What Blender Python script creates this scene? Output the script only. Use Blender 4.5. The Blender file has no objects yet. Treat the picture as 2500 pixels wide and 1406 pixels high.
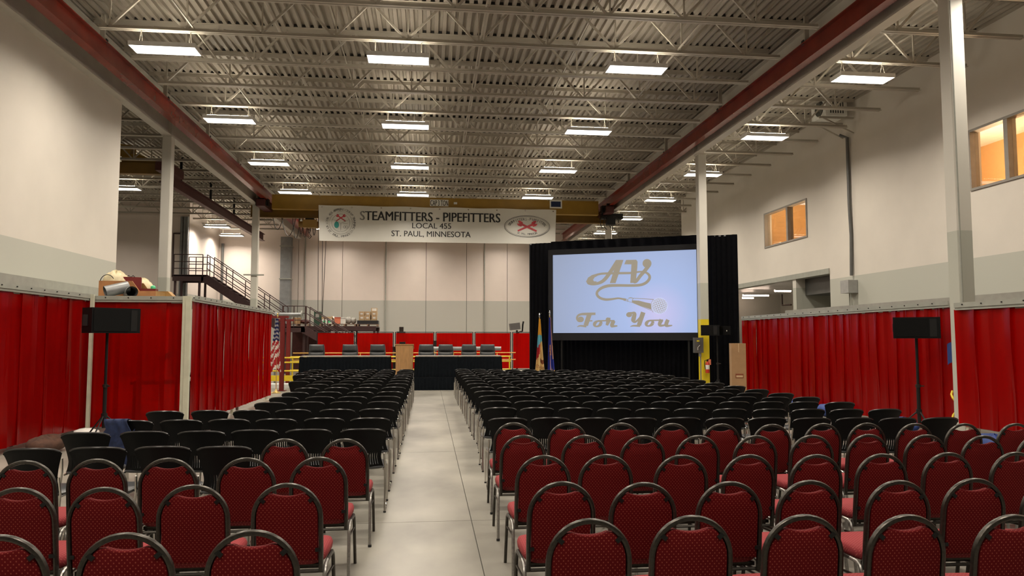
import bpy, math, random
from mathutils import Vector, Matrix
random.seed(7)
sc = bpy.context.scene
col = sc.collection
R = math.radians

# ------------------------------------------------------------------ camera
W_, H_, F_, CX_, CY_ = 2500.0, 1406.0, 1800.0, 1250.0, 703.0
CAMZ = 1.78
_v = Vector(((1046 - CX_) / F_, -(828 - CY_) / F_, 1.0)).normalized()      # hall axis seen from the camera (right, up, forward)
_z = Vector((0.0, -_v.z / _v.y, 1.0)).normalized()
if _z.y < 0: _z = -_z
_x = Vector((_z.y * _v.z - _z.z * _v.y, _z.z * _v.x - _z.x * _v.z, _z.x * _v.y - _z.y * _v.x))
AX = (_x, _v, _z)
def to_world(c): return Vector((AX[0].dot(c), AX[1].dot(c), AX[2].dot(c)))
cam_d = bpy.data.cameras.new('camera')
cam_d.sensor_width = 36.0; cam_d.lens = F_ / W_ * 36.0; cam_d.clip_end = 200
cam = bpy.data.objects.new('camera', cam_d); col.objects.link(cam)
_r, _u, _f = to_world(Vector((1, 0, 0))), to_world(Vector((0, 1, 0))), to_world(Vector((0, 0, 1)))
cam.matrix_world = Matrix(((_r.x, _u.x, -_f.x, 0), (_r.y, _u.y, -_f.y, 0), (_r.z, _u.z, -_f.z, CAMZ), (0, 0, 0, 1)))
sc.camera = cam
def P(px, py, X=None, Y=None, Z=None):
    """survey: the point of the hall seen at a photo pixel, on a known wall, depth or height"""
    r = to_world(Vector(((px - CX_) / F_, -(py - CY_) / F_, 1.0)))
    if Y is not None: t = Y / r.y
    elif X is not None: t = X / r.x
    else: t = (Z - CAMZ) / r.z
    return Vector((t * r.x, t * r.y, CAMZ + t * r.z))

# ------------------------------------------------------------------ world, exposure
w = bpy.data.worlds.new('world'); sc.world = w; w.use_nodes = True
w.node_tree.nodes['Background'].inputs[0].default_value = (0.5, 0.45, 0.4, 1)
w.node_tree.nodes['Background'].inputs[1].default_value = 0.02
sc.view_settings.view_transform = 'Standard'; sc.view_settings.look = 'None'
sc.view_settings.gamma = 1.0; sc.view_settings.use_curve_mapping = False
sc.view_settings.exposure = 0.0
LAMP = 164.0         # watts of each fluorescent high bay
UPLIGHT = 66.0
try:
    sc.cycles.use_denoising = True
    sc.cycles.max_bounces = 10; sc.cycles.diffuse_bounces = 5; sc.cycles.transparent_max_bounces = 16
    sc.cycles.caustics_reflective = False; sc.cycles.caustics_refractive = False
    sc.cycles.sample_clamp_indirect = 6
except Exception: pass

# ------------------------------------------------------------------ materials
MATS = {}
def mat(name, c, rough=0.6, metal=0.0, var=0.08, scale=6.0, bump=0.0, spec=0.5, stretch=(1, 1, 1), c2=None):
    m = bpy.data.materials.new(name); m.use_nodes = True; nt = m.node_tree; N = nt.nodes; L = nt.links
    b = N['Principled BSDF']
    b.inputs['Roughness'].default_value = rough; b.inputs['Metallic'].default_value = metal
    b.inputs['Specular IOR Level'].default_value = spec
    tc = N.new('ShaderNodeTexCoord'); mp = N.new('ShaderNodeMapping'); mp.inputs['Scale'].default_value = stretch
    no = N.new('ShaderNodeTexNoise'); no.inputs['Scale'].default_value = scale; no.inputs['Detail'].default_value = 5
    cr = N.new('ShaderNodeValToRGB')
    lo = tuple(x * (1 - var) for x in c); hi = tuple(min(1, x * (1 + var)) for x in (c2 or c))
    cr.color_ramp.elements[0].color = (*lo, 1); cr.color_ramp.elements[1].color = (*hi, 1)
    cr.color_ramp.elements[0].position = 0.3; cr.color_ramp.elements[1].position = 0.7
    L.new(tc.outputs['Object'], mp.inputs[0]); L.new(mp.outputs[0], no.inputs['Vector'])
    L.new(no.outputs['Fac'], cr.inputs[0]); L.new(cr.outputs[0], b.inputs['Base Color'])
    if bump:
        bp = N.new('ShaderNodeBump'); bp.inputs['Strength'].default_value = bump; bp.inputs['Distance'].default_value = 0.01
        L.new(no.outputs['Fac'], bp.inputs['Height']); L.new(bp.outputs[0], b.inputs['Normal'])
    MATS[name] = m
    return m
def emat(name, c, s):
    m = bpy.data.materials.new(name); m.use_nodes = True; N = m.node_tree.nodes
    b = N['Principled BSDF']; b.inputs['Base Color'].default_value = (*c, 1)
    b.inputs['Emission Color'].default_value = (*c, 1); b.inputs['Emission Strength'].default_value = s
    MATS[name] = m; return m
def band_mat(name, hi, lo, zb, rough=0.55, low=None, zl=0):
    """wall paint: one colour above the paint line, another below (world height)"""
    m = mat(name, hi, rough, var=0.03, scale=1.2); nt = m.node_tree; N = nt.nodes; L = nt.links
    g = N.new('ShaderNodeNewGeometry'); s = N.new('ShaderNodeSeparateXYZ'); L.new(g.outputs['Position'], s.inputs[0])
    ramp = [n for n in N if n.type == 'VALTORGB'][0]; b = N['Principled BSDF']
    def step(z, below, src):
        lt = N.new('ShaderNodeMath'); lt.operation = 'LESS_THAN'; lt.inputs[1].default_value = z
        L.new(s.outputs['Z'], lt.inputs[0])
        mx = N.new('ShaderNodeMix'); mx.data_type = 'RGBA'
        L.new(lt.outputs[0], mx.inputs['Factor']); L.new(src, mx.inputs['A']); mx.inputs['B'].default_value = (*below, 1)
        return mx.outputs['Result']
    o = step(zb, lo, ramp.outputs[0])
    if low: o = step(zl, low, o)
    L.new(o, b.inputs['Base Color'])
    return m
WHITE, GREY = (0.66, 0.62, 0.555), (0.47, 0.475, 0.42)
band_mat('wall_paint', WHITE, GREY, 3.74)
band_mat('rear_panel_paint', (0.70, 0.62, 0.565), (0.47, 0.465, 0.42), 4.19)
band_mat('column_paint', (0.62, 0.60, 0.54), (0.46, 0.47, 0.41), 3.62)
band_mat('column_paint_safety', (0.62, 0.60, 0.54), (0.46, 0.47, 0.41), 3.62, low=(0.72, 0.56, 0.012), zl=2.43)
mat('concrete', (0.215, 0.203, 0.174), 0.34, var=0.30, scale=1.1, c2=(0.27, 0.258, 0.222))
_m = MATS['concrete'].node_tree; _g = _m.nodes.new('ShaderNodeNewGeometry'); _mp = [n for n in _m.nodes if n.type == 'MAPPING'][0]; _m.links.new(_g.outputs['Position'], _mp.inputs[0]); _mp.inputs['Scale'].default_value = (1.0, 0.55, 1)
mat('joint', (0.10, 0.095, 0.085), 0.9)
mat('deck_paint', (0.37, 0.333, 0.278), 0.6, var=0.05, scale=2)
mat('dark_gap', (0.03, 0.028, 0.025), 0.9)
mat('steel_paint', (0.43, 0.395, 0.335), 0.5, var=0.05, scale=3)
mat('girder_paint', (0.56, 0.53, 0.475), 0.5, var=0.06, scale=2)
mat('rail_red', (0.21, 0.024, 0.013), 0.24, var=0.2, scale=1.5)
mat('dark_red_steel', (0.085, 0.022, 0.02), 0.5, var=0.15)
mat('stair_brown', (0.05, 0.022, 0.022), 0.5, var=0.15)
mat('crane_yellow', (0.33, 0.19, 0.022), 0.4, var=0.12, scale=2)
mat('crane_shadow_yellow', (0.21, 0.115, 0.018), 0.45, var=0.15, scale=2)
mat('safety_yellow', (0.75, 0.55, 0.02), 0.45)
mat('pale_orange', (0.70, 0.38, 0.06), 0.45)
mat('housing_white', (0.75, 0.75, 0.74), 0.4)
mat('black_metal', (0.008, 0.008, 0.008), 0.45, spec=0.3)
mat('screen_border', (0.014, 0.014, 0.016), 0.6, spec=0.2)
mat('black_plastic', (0.0045, 0.0047, 0.0052), 0.5, var=0.15, scale=30, spec=0.16)
mat('black_edge', (0.01, 0.01, 0.011), 0.28, spec=0.7)
mat('seat_plastic', (0.05, 0.052, 0.056), 0.30, var=0.1, scale=30)
mat('chrome', (0.62, 0.60, 0.57), 0.18, 1.0, var=0.03)
mat('gunmetal', (0.055, 0.05, 0.043), 0.33, 0.75, var=0.2, scale=60)
mat('silver_vein', (0.36, 0.35, 0.33), 0.35, 0.85, var=0.2, scale=60)
mat('leather', (0.06, 0.064, 0.068), 0.42, var=0.15, scale=40, bump=0.15)
mat('oak', (0.43, 0.235, 0.09), 0.5, var=0.22, scale=4, stretch=(8, 8, 0.7))
mat('black_cloth', (0.006, 0.008, 0.0105), 0.85, var=0.2, scale=14, spec=0.06)
mat('drape_black', (0.0035, 0.0036, 0.0046), 0.9, var=0.2, scale=10, spec=0.05)
mat('table_top', (0.34, 0.31, 0.28), 0.5)
mat('frame_grey', (0.32, 0.33, 0.29), 0.5, var=0.08)
mat('post_cream', (0.55, 0.55, 0.43), 0.5)
mat('galvanised', (0.27, 0.28, 0.285), 0.42, 0.5, var=0.12, scale=5)
mat('cardboard', (0.33, 0.20, 0.095), 0.8, var=0.08)
mat('cardboard_light', (0.50, 0.36, 0.21), 0.8, var=0.12)
mat('plywood', (0.45, 0.20, 0.075), 0.65, var=0.2, scale=4)
mat('plywood_dark', (0.36, 0.20, 0.06), 0.65, var=0.2, scale=4)
mat('foam_cream', (0.62, 0.54, 0.35), 0.7, var=0.15, bump=0.6, scale=9)
mat('red_paint', (0.17, 0.012, 0.010), 0.45)
mat('bright_red', (0.55, 0.04, 0.02), 0.4)
mat('salmon', (0.75, 0.22, 0.12), 0.6)
mat('yellow_tape', (0.80, 0.66, 0.02), 0.6)
mat('green_box', (0.03, 0.07, 0.045), 0.5)
mat('green_light', (0.10, 0.65, 0.30), 0.5)
mat('sack_grey', (0.34, 0.33, 0.30), 0.8, var=0.2, bump=0.5)
mat('paper_white', (0.72, 0.72, 0.68), 0.7)
mat('pallet_wood', (0.26, 0.17, 0.12), 0.8, var=0.2)
mat('pallet_black', (0.02, 0.02, 0.022), 0.5)
mat('banner_vinyl', (0.80, 0.79, 0.73), 0.35, var=0.03, scale=1.0)
mat('vinyl_red_print', (0.62, 0.06, 0.08), 0.5, var=0.25, scale=8)
mat('vinyl_teal_print', (0.03, 0.35, 0.31), 0.5)
mat('flag_red', (0.42, 0.02, 0.025), 0.8); mat('flag_white', (0.72, 0.66, 0.60), 0.8); mat('flag_blue', (0.012, 0.018, 0.10), 0.8)
mat('flag_gold', (0.72, 0.40, 0.045), 0.8); mat('flag_sky', (0.16, 0.50, 0.60), 0.8); mat('flag_tan', (0.66, 0.47, 0.20), 0.8)
mat('flag_royal', (0.022, 0.035, 0.30), 0.8); mat('flag_brown', (0.20, 0.055, 0.02), 0.8); mat('flag_pink', (0.55, 0.30, 0.24), 0.8)
mat('brass', (0.75, 0.55, 0.2), 0.3, 0.8)
mat('denim_blue', (0.012, 0.022, 0.07), 0.85, var=0.3, scale=20, bump=0.4)
mat('tarp_blue', (0.015, 0.045, 0.20), 0.6, var=0.2)
mat('brown_cloth', (0.065, 0.028, 0.016), 0.9, var=0.4, scale=9, bump=0.5)
mat('box_grey', (0.33, 0.33, 0.32), 0.5)
mat('switch_grey', (0.10, 0.10, 0.095), 0.45)
mat('orange_wall', (0.70, 0.46, 0.22), 0.7, var=0.03)
mat('alu_frame', (0.28, 0.26, 0.23), 0.45, 0.2)
mat('cable', (0.03, 0.025, 0.02), 0.6)
mat('brown_pipe', (0.05, 0.028, 0.02), 0.5)
mat('mesh_grille', (0.006, 0.006, 0.006), 0.7, var=0.5, scale=160, spec=0.1)
mat('rubber', (0.01, 0.01, 0.01), 0.8)
emat('lamp_lens', (1.0, 0.95, 0.88), 6.0)
emat('lamp_slot', (1.0, 0.90, 0.72), UPLIGHT)
emat('corridor_tube', (1.0, 0.76, 0.60), 30.0)
emat('office_fill_lamp', (1.0, 0.76, 0.50), 720.0)
for _n, _c, _s in (('slide_grey', (0.33, 0.285, 0.215), 0.95), ('slide_white', (0.60, 0.66, 0.95), 1.0)):
    emat(_n, _c, _s).node_tree.nodes['Principled BSDF'].inputs['Base Color'].default_value = (0.02, 0.02, 0.02, 1)

def worn_print(name, c, under, amount, scale):
    m = mat(name, c, 0.5, var=0.0); nt = m.node_tree; N = nt.nodes; L = nt.links; b = N['Principled BSDF']
    cr = [n for n in N if n.type == 'VALTORGB'][0]; no = [n for n in N if n.type == 'TEX_NOISE'][0]
    no.inputs['Scale'].default_value = scale
    cr.color_ramp.elements[0].color = (*under, 1); cr.color_ramp.elements[1].color = (*c, 1)
    cr.color_ramp.elements[0].position = amount - 0.05; cr.color_ramp.elements[1].position = amount + 0.06
    return m
worn_print('vinyl_black_print', (0.022, 0.022, 0.022), (0.50, 0.49, 0.46), 0.40, 0.45)
worn_print('vinyl_grey_print', (0.13, 0.13, 0.125), (0.55, 0.54, 0.5), 0.42, 2.0)

def fabric(name, base, dot, rough, s):
    m = bpy.data.materials.new(name); m.use_nodes = True; nt = m.node_tree; N = nt.nodes; L = nt.links; b = N['Principled BSDF']
    b.inputs['Roughness'].default_value = rough; b.inputs['Specular IOR Level'].default_value = 0.1
    b.inputs['Sheen Weight'].default_value = 0.0
    tc = N.new('ShaderNodeTexCoord')
    sx = N.new('ShaderNodeSeparateXYZ'); L.new(tc.outputs['Object'], sx.inputs[0])
    ad = N.new('ShaderNodeMath'); ad.operation = 'ADD'; L.new(sx.outputs['Y'], ad.inputs[0]); L.new(sx.outputs['Z'], ad.inputs[1])
    cb = N.new('ShaderNodeCombineXYZ'); L.new(sx.outputs['X'], cb.inputs[0]); L.new(ad.outputs[0], cb.inputs[1])
    mp = N.new('ShaderNodeMapping'); mp.inputs['Rotation'].default_value = (0, 0, R(45)); mp.inputs['Scale'].default_value = (s, s, s)
    L.new(cb.outputs[0], mp.inputs[0])
    vo = N.new('ShaderNodeTexVoronoi'); vo.voronoi_dimensions = '2D'; vo.inputs['Scale'].default_value = 1.0; vo.inputs['Randomness'].default_value = 0.0
    L.new(mp.outputs[0], vo.inputs['Vector'])
    cr = N.new('ShaderNodeValToRGB'); cr.color_ramp.elements[0].position = 0.14; cr.color_ramp.elements[1].position = 0.22
    cr.color_ramp.elements[0].color = (*dot, 1); cr.color_ramp.elements[1].color = (*base, 1)
    L.new(vo.outputs['Distance'], cr.inputs[0]); L.new(cr.outputs[0], b.inputs['Base Color'])
    MATS[name] = m
fabric('burgundy_back_shaded', (0.105, 0.0045, 0.006), (0.27, 0.055, 0.040), 0.8, 62)  # chair back cloth, darkened in colour as the less lit side
fabric('burgundy_seat_lit', (0.235, 0.034, 0.040), (0.36, 0.10, 0.085), 0.75, 62)  # same cloth, overhead light on the seat put into a lighter colour

def vinyl_red(name, opac, base, tint):
    m = bpy.data.materials.new(name); m.use_nodes = True; nt = m.node_tree; N = nt.nodes; L = nt.links
    b = N['Principled BSDF']; out = N['Material Output']
    tc = N.new('ShaderNodeTexCoord'); mp = N.new('ShaderNodeMapping'); mp.inputs['Scale'].default_value = (7, 7, 0.25)
    no = N.new('ShaderNodeTexNoise'); no.inputs['Scale'].default_value = 1.6; no.inputs['Detail'].default_value = 4
    L.new(tc.outputs['Object'], mp.inputs[0]); L.new(mp.outputs[0], no.inputs['Vector'])
    cr = N.new('ShaderNodeValToRGB'); cr.color_ramp.elements[0].position = 0.3; cr.color_ramp.elements[1].position = 0.75
    cr.color_ramp.elements[0].color = (base[0] * 0.72, base[1] * 0.7, base[2] * 0.7, 1); cr.color_ramp.elements[1].color = (*base, 1)
    L.new(no.outputs['Fac'], cr.inputs[0]); L.new(cr.outputs[0], b.inputs['Base Color'])
    b.inputs['Roughness'].default_value = 0.24; b.inputs['Specular IOR Level'].default_value = 0.45
    bp = N.new('ShaderNodeBump'); bp.inputs['Strength'].default_value = 0.25; bp.inputs['Distance'].default_value = 0.02
    L.new(no.outputs['Fac'], bp.inputs['Height']); L.new(bp.outputs[0], b.inputs['Normal'])
    tl = N.new('ShaderNodeBsdfTranslucent'); tl.inputs[0].default_value = (0.72, 0.006, 0.003, 1)
    m1 = N.new('ShaderNodeMixShader'); m1.inputs[0].default_value = 0.35
    L.new(b.outputs[0], m1.inputs[1]); L.new(tl.outputs[0], m1.inputs[2])
    tr = N.new('ShaderNodeBsdfTransparent'); tr.inputs[0].default_value = (*tint, 1)
    m2 = N.new('ShaderNodeMixShader'); m2.inputs[0].default_value = opac
    L.new(tr.outputs[0], m2.inputs[1]); L.new(m1.outputs[0], m2.inputs[2]); L.new(m2.outputs[0], out.inputs[0])
    MATS[name] = m
vinyl_red('red_vinyl', 0.62, (0.40, 0.004, 0.003), (0.85, 0.008, 0.004))
vinyl_red('red_vinyl_clear', 0.48, (0.45, 0.006, 0.002), (0.92, 0.03, 0.008))

def glass_mat():
    m = bpy.data.materials.new('window_glass'); m.use_nodes = True; nt = m.node_tree; N = nt.nodes; L = nt.links
    g = N.new('ShaderNodeBsdfGlossy'); g.inputs['Roughness'].default_value = 0.02
    t = N.new('ShaderNodeBsdfTransparent'); t.inputs[0].default_value = (0.86, 0.84, 0.80, 1)
    fr = N.new('ShaderNodeFresnel'); fr.inputs[0].default_value = 1.5
    gm = N.new('ShaderNodeNewGeometry'); inv = N.new('ShaderNodeMath'); inv.operation = 'SUBTRACT'; inv.inputs[0].default_value = 1.0; L.new(gm.outputs['Backfacing'], inv.inputs[1])
    mu = N.new('ShaderNodeMath'); mu.operation = 'MULTIPLY'; L.new(fr.outputs[0], mu.inputs[0]); L.new(inv.outputs[0], mu.inputs[1])
    mx = N.new('ShaderNodeMixShader'); L.new(mu.outputs[0], mx.inputs[0]); L.new(t.outputs[0], mx.inputs[1]); L.new(g.outputs[0], mx.inputs[2])
    L.new(mx.outputs[0], N['Material Output'].inputs[0]); MATS['window_glass'] = m
glass_mat()

def slide_mat():
    """what the projector shows: a pale blue slide, lavender towards the lower right"""
    m = bpy.data.materials.new('slide_blue'); m.use_nodes = True; nt = m.node_tree; N = nt.nodes; L = nt.links; b = N['Principled BSDF']
    tc = N.new('ShaderNodeTexCoord'); sx = N.new('ShaderNodeVectorMath'); sx.operation = 'DISTANCE'
    sx.inputs[1].default_value = (1.2, 0, -0.75); L.new(tc.outputs['Object'], sx.inputs[0])
    cr = N.new('ShaderNodeValToRGB'); e = cr.color_ramp.elements
    mr = N.new('ShaderNodeMath'); mr.operation = 'DIVIDE'; mr.inputs[1].default_value = 4.0; L.new(sx.outputs['Value'], mr.inputs[0])
    e[0].position = 0.0; e[0].color = (0.66, 0.62, 0.98, 1); e[1].position = 1.0; e[1].color = (0.33, 0.40, 0.58, 1)  # projector hot spot painted into the slide colour
    k = e.new(0.28); k.color = (0.42, 0.55, 0.90, 1)
    L.new(mr.outputs[0], cr.inputs[0]); L.new(cr.outputs[0], b.inputs['Emission Color']); b.inputs['Emission Strength'].default_value = 0.84
    b.inputs['Base Color'].default_value = (0.05, 0.05, 0.05, 1); MATS['slide_blue'] = m
slide_mat()

# ------------------------------------------------------------------ mesh helpers
class MB:
    def __init__(s): s.v, s.f, s.mi = [], [], []
    def add(s, vs, fs, mi=0):
        n = len(s.v); s.v += [tuple(p) for p in vs]; s.f += [tuple(i + n for i in f) for f in fs]; s.mi += [mi] * len(fs); return s
    def box(s, x0, x1, y0, y1, z0, z1, mi=0):
        return s.add([(x0, y0, z0), (x1, y0, z0), (x1, y1, z0), (x0, y1, z0), (x0, y0, z1), (x1, y0, z1), (x1, y1, z1), (x0, y1, z1)],
                     [(0, 3, 2, 1), (4, 5, 6, 7), (0, 1, 5, 4), (1, 2, 6, 5), (2, 3, 7, 6), (3, 0, 4, 7)], mi)
    def obox(s, c, size, rot=(0, 0, 0), mi=0):
        M = Matrix.Translation(c) @ (Matrix.Rotation(rot[2], 4, 'Z') @ Matrix.Rotation(rot[1], 4, 'Y') @ Matrix.Rotation(rot[0], 4, 'X'))
        a, b, d = (x / 2 for x in size)
        vs = [M @ Vector(p) for p in ((-a, -b, -d), (a, -b, -d), (a, b, -d), (-a, b, -d), (-a, -b, d), (a, -b, d), (a, b, d), (-a, b, d))]
        return s.add(vs, [(0, 3, 2, 1), (4, 5, 6, 7), (0, 1, 5, 4), (1, 2, 6, 5), (2, 3, 7, 6), (3, 0, 4, 7)], mi)
    def bar(s, p0, p1, wd, ht, up=(0, 0, 1), mi=0):
        p0, p1 = Vector(p0), Vector(p1); d = (p1 - p0).normalized(); u = Vector(up)
        if abs(d.dot(u)) > 0.98: u = Vector((0, 1, 0))
        r = d.cross(u).normalized(); u = r.cross(d).normalized()
        vs = []
        for p in (p0, p1):
            for a, b in ((-1, -1), (1, -1), (1, 1), (-1, 1)): vs.append(p + r * a * wd / 2 + u * b * ht / 2)
        return s.add(vs, [(0, 1, 2, 3), (4, 7, 6, 5), (0, 4, 5, 1), (1, 5, 6, 2), (2, 6, 7, 3), (3, 7, 4, 0)], mi)
    def tube(s, pts, r, n=6, mi=0, flat=1.0, caps=True):
        pts = [Vector(p) for p in pts]; m = len(pts); rs = r if isinstance(r, (list, tuple)) else [r] * m
        vs, fs = [], []; prev = None
        for i, p in enumerate(pts):
            d = (pts[min(i + 1, m - 1)] - pts[max(i - 1, 0)]).normalized()
            if prev is None:
                u = Vector((0, 0, 1)) if abs(d.z) < 0.9 else Vector((0, 1, 0))
                a = d.cross(u).normalized()
            else:
                a = (prev - d * prev.dot(d)).normalized()
            prev = a; b = d.cross(a)
            for k in range(n):
                t = 2 * math.pi * k / n; vs.append(p + a * math.cos(t) * rs[i] + b * math.sin(t) * rs[i] * flat)
        for i in range(m - 1):
            for k in range(n):
                fs.append((i * n + k, i * n + (k + 1) % n, (i + 1) * n + (k + 1) % n, (i + 1) * n + k))
        if caps: fs += [tuple(range(n - 1, -1, -1)), tuple((m - 1) * n + k for k in range(n))]
        return s.add(vs, fs, mi)
    def cyl(s, p0, p1, r, n=10, mi=0, r2=None): return s.tube([p0, p1], [r, r if r2 is None else r2], n, mi)
    def lathe(s, prof, n=16, c=(0, 0, 0), mi=0):
        vs, fs = [], []
        for r_, z_ in prof:
            for k in range(n):
                t = 2 * math.pi * k / n; vs.append((c[0] + r_ * math.cos(t), c[1] + r_ * math.sin(t), c[2] + z_))
        for i in range(len(prof) - 1):
            for k in range(n): fs.append((i * n + k, i * n + (k + 1) % n, (i + 1) * n + (k + 1) % n, (i + 1) * n + k))
        fs += [tuple(range(n - 1, -1, -1)), tuple((len(prof) - 1) * n + k for k in range(n))]
        return s.add(vs, fs, mi)
    def prism(s, poly, axis, d0, d1, mi=0):
        def mk(a, b, d): return {'x': (d, a, b), 'y': (a, d, b), 'z': (a, b, d)}[axis]
        n = len(poly); vs = [mk(a, b, d0) for a, b in poly] + [mk(a, b, d1) for a, b in poly]
        fs = [tuple(range(n)), tuple(range(2 * n - 1, n - 1, -1))] + [(i, i + n, (i + 1) % n + n, (i + 1) % n) for i in range(n)]
        return s.add(vs, fs, mi)
    def sheet(s, fn, nu, nv, th=0.0, mi=0, skip=None, mif=None):
        """fn(u, v) in 0..1; th = thickness along the local normal; skip(i, j) leaves a hole"""
        g = [[Vector(fn(i / nu, j / nv)) for i in range(nu + 1)] for j in range(nv + 1)]
        cells = [(i, j) for j in range(nv) for i in range(nu) if not (skip and skip(i, j))]; cs = set(cells)
        def idx(i, j): return j * (nu + 1) + i
        vs = [p for row in g for p in row]; off = len(vs)
        if th:
            for j in range(nv + 1):
                for i in range(nu + 1):
                    du = g[j][min(i + 1, nu)] - g[j][max(i - 1, 0)]; dv = g[min(j + 1, nv)][i] - g[max(j - 1, 0)][i]
                    nn = du.cross(dv); nn = nn.normalized() if nn.length > 1e-9 else Vector((0, 1, 0)); vs.append(g[j][i] - nn * th)
        fs, ms = [], []
        for i, j in cells:
            q = (idx(i, j), idx(i + 1, j), idx(i + 1, j + 1), idx(i, j + 1)); m_ = mif(i, j) if mif else mi
            fs.append(q); ms.append(m_)
            if th:
                fs.append(tuple(k + off for k in reversed(q))); ms.append(m_)
                for di, dj, a, b in ((0, -1, q[0], q[1]), (1, 0, q[1], q[2]), (0, 1, q[2], q[3]), (-1, 0, q[3], q[0])):
                    if (i + di, j + dj) not in cs: fs.append((b, a, a + off, b + off)); ms.append(m_)
        n = len(s.v); s.v += [tuple(p) for p in vs]; s.f += [tuple(k + n for k in f) for f in fs]; s.mi += ms
        return s
    def mesh(s, name, mats, smooth=False, ang=40):
        me = bpy.data.meshes.new(name); me.from_pydata(s.v, [], s.f)
        for m in (mats if isinstance(mats, (list, tuple)) else [mats]): me.materials.append(MATS[m])
        me.polygons.foreach_set('material_index', s.mi)
        if smooth:
            me.polygons.foreach_set('use_smooth', [True] * len(me.polygons)); me.set_sharp_from_angle(angle=R(ang))
        me.validate(); me.update()
        return me
    def build(s, name, mats, parent=None, smooth=False, loc=(0, 0, 0), rotz=0.0, ang=40):
        return link(name, s.mesh(name, mats, smooth, ang), parent, loc, rotz)
def link(name, me, parent=None, loc=(0, 0, 0), rotz=0.0):
    o = bpy.data.objects.new(name, me); col.objects.link(o); o.location = loc; o.rotation_euler = (0, 0, rotz); o.parent = parent
    return o
def tag(o, label, cat, group=None, kind=None):
    if label: o['label'] = label
    if cat: o['category'] = cat
    if group: o['group'] = group
    if kind: o['kind'] = kind
    return o
def thing(name, label, cat, loc=(0, 0, 0), rotz=0.0, group=None):
    o = bpy.data.objects.new(name, None); col.objects.link(o); o.location = loc; o.rotation_euler = (0, 0, rotz); o.empty_display_size = 0.1
    return tag(o, label, cat, group)
def struct(o): o['kind'] = 'structure'; return o
CH = {}
def kids(o):
    return CH.setdefault(o.name, [c for c in o.children])
def dup(root, loc, rotz=0.0, label=None, group=None):
    r = root.copy(); col.objects.link(r); r.location = loc; r.rotation_euler = (0, 0, rotz)
    if label: r['label'] = label
    if group: r['group'] = group
    for ch in kids(root):
        c = ch.copy(); col.objects.link(c); c.parent = r
        for g in kids(ch):
            d = g.copy(); col.objects.link(d); d.parent = c
    return r
ORD = ['first', 'second', 'third', 'fourth', 'fifth', 'sixth', 'seventh', 'eighth', 'ninth', 'tenth', 'eleventh', 'twelfth', 'thirteenth', 'fourteenth', 'fifteenth',
       'sixteenth', 'seventeenth', 'eighteenth', 'nineteenth', 'twentieth', 'twenty-first', 'twenty-second', 'twenty-third', 'twenty-fourth', 'twenty-fifth']

GLYPH = {}
def glyph(body, bold):
    if (body, bold) in GLYPH: return GLYPH[(body, bold)]
    cu = bpy.data.curves.new('lettering', 'FONT'); cu.body = body; cu.align_x = 'LEFT'; cu.resolution_u = 3
    o = bpy.data.objects.new('lettering', cu); col.objects.link(o)
    me = bpy.data.meshes.new_from_object(o.evaluated_get(bpy.context.evaluated_depsgraph_get()))
    GLYPH[(body, bold)] = ([v.co.copy() for v in me.vertices], [tuple(p.vertices) for p in me.polygons])
    bpy.data.objects.remove(o); bpy.data.curves.remove(cu); bpy.data.meshes.remove(me)
    return GLYPH[(body, bold)]
for _c in sorted(set('UALOCAL455APPRENTICESHIPTRAININGST.PAUL,MINNESOTASTEAMFITTERS-PIPEFITTERS')): glyph(_c, 0.01)     # cut the letters while the scene is still empty
for _b, _k in (('CAP 3 TON', 0.012), ('STEAMFITTERS - PIPEFITTERS', 0.016), ('LOCAL 455', 0.008), ('ST. PAUL, MINNESOTA', 0.008), ('STATE', 0.01)): glyph(_b, _k)
def text_mb(mb, body, width=None, height=None, place=None, mi=0, bold=0.0):
    """lettering as flat mesh; place(x, y) -> 3d point, text centred on 0,0, cap height = height, fitted to width"""
    vs, fs = glyph(body, bold)
    if not vs: return mb
    x0, x1 = min(v.x for v in vs), max(v.x for v in vs); cap = 0.70
    sy = height / cap; sx = width / (x1 - x0) if width else sy
    for k, d in enumerate((0.0, -bold * 1.6, bold * 1.6) if bold else (0.0,)):       # strokes thickened by overprinting, as bold type
        q = [Vector(place((v.x - (x0 + x1) / 2 + d) * sx, (v.y - cap / 2) * sy)) for v in vs]
        mb.add([(p.x, p.y - 0.0006 * k, p.z) for p in q], fs, mi)
    return mb
def catmull(pts, k=8):
    out = []
    for i in range(len(pts) - 1):
        p0, p1, p2, p3 = pts[max(i - 1, 0)], pts[i], pts[i + 1], pts[min(i + 2, len(pts) - 1)]
        for j in range(k):
            t = j / k
            out.append(tuple(0.5 * (2 * b + (c - a) * t + (2 * a - 5 * b + 4 * c - d) * t * t + (3 * b - a - 3 * c + d) * t ** 3) for a, b, c, d in zip(p0, p1, p2, p3)))
    out.append(tuple(pts[-1])); return out

# ================================================================== the hall: floor, walls, roof
YB = 46.6                        # rear wall
XL, XR = -8.0, 13.1              # left wall of the main bay, right wall
ZD = 9.18                        # underside of the roof deck
fl = struct(MB().box(-21, 20, -9, 60.2, -0.2, -0.012).build('floor', 'joint'))
xj = P(1183, 1406, Z=0).x
slab = MB().box(0.004, 4.596, 0.004, 4.496, -0.15, 0.0)
slab_me = slab.mesh('slab', 'concrete')
for i in range(-4, 4):
    for j in range(-4, 12):
        link('slab', slab_me, fl, (xj + i * 4.6, 7.4 + j * 4.5 + 0.0, 0))

# left wall beside the near booths
struct(MB().box(XL - 0.3, XL, -9, 19.9, 0, 9.3).build('wall_left', 'wall_paint'))
struct(MB().box(-21, 20, -9.3, -9, 0, 9.3).build('wall_back', 'wall_paint'))
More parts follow.
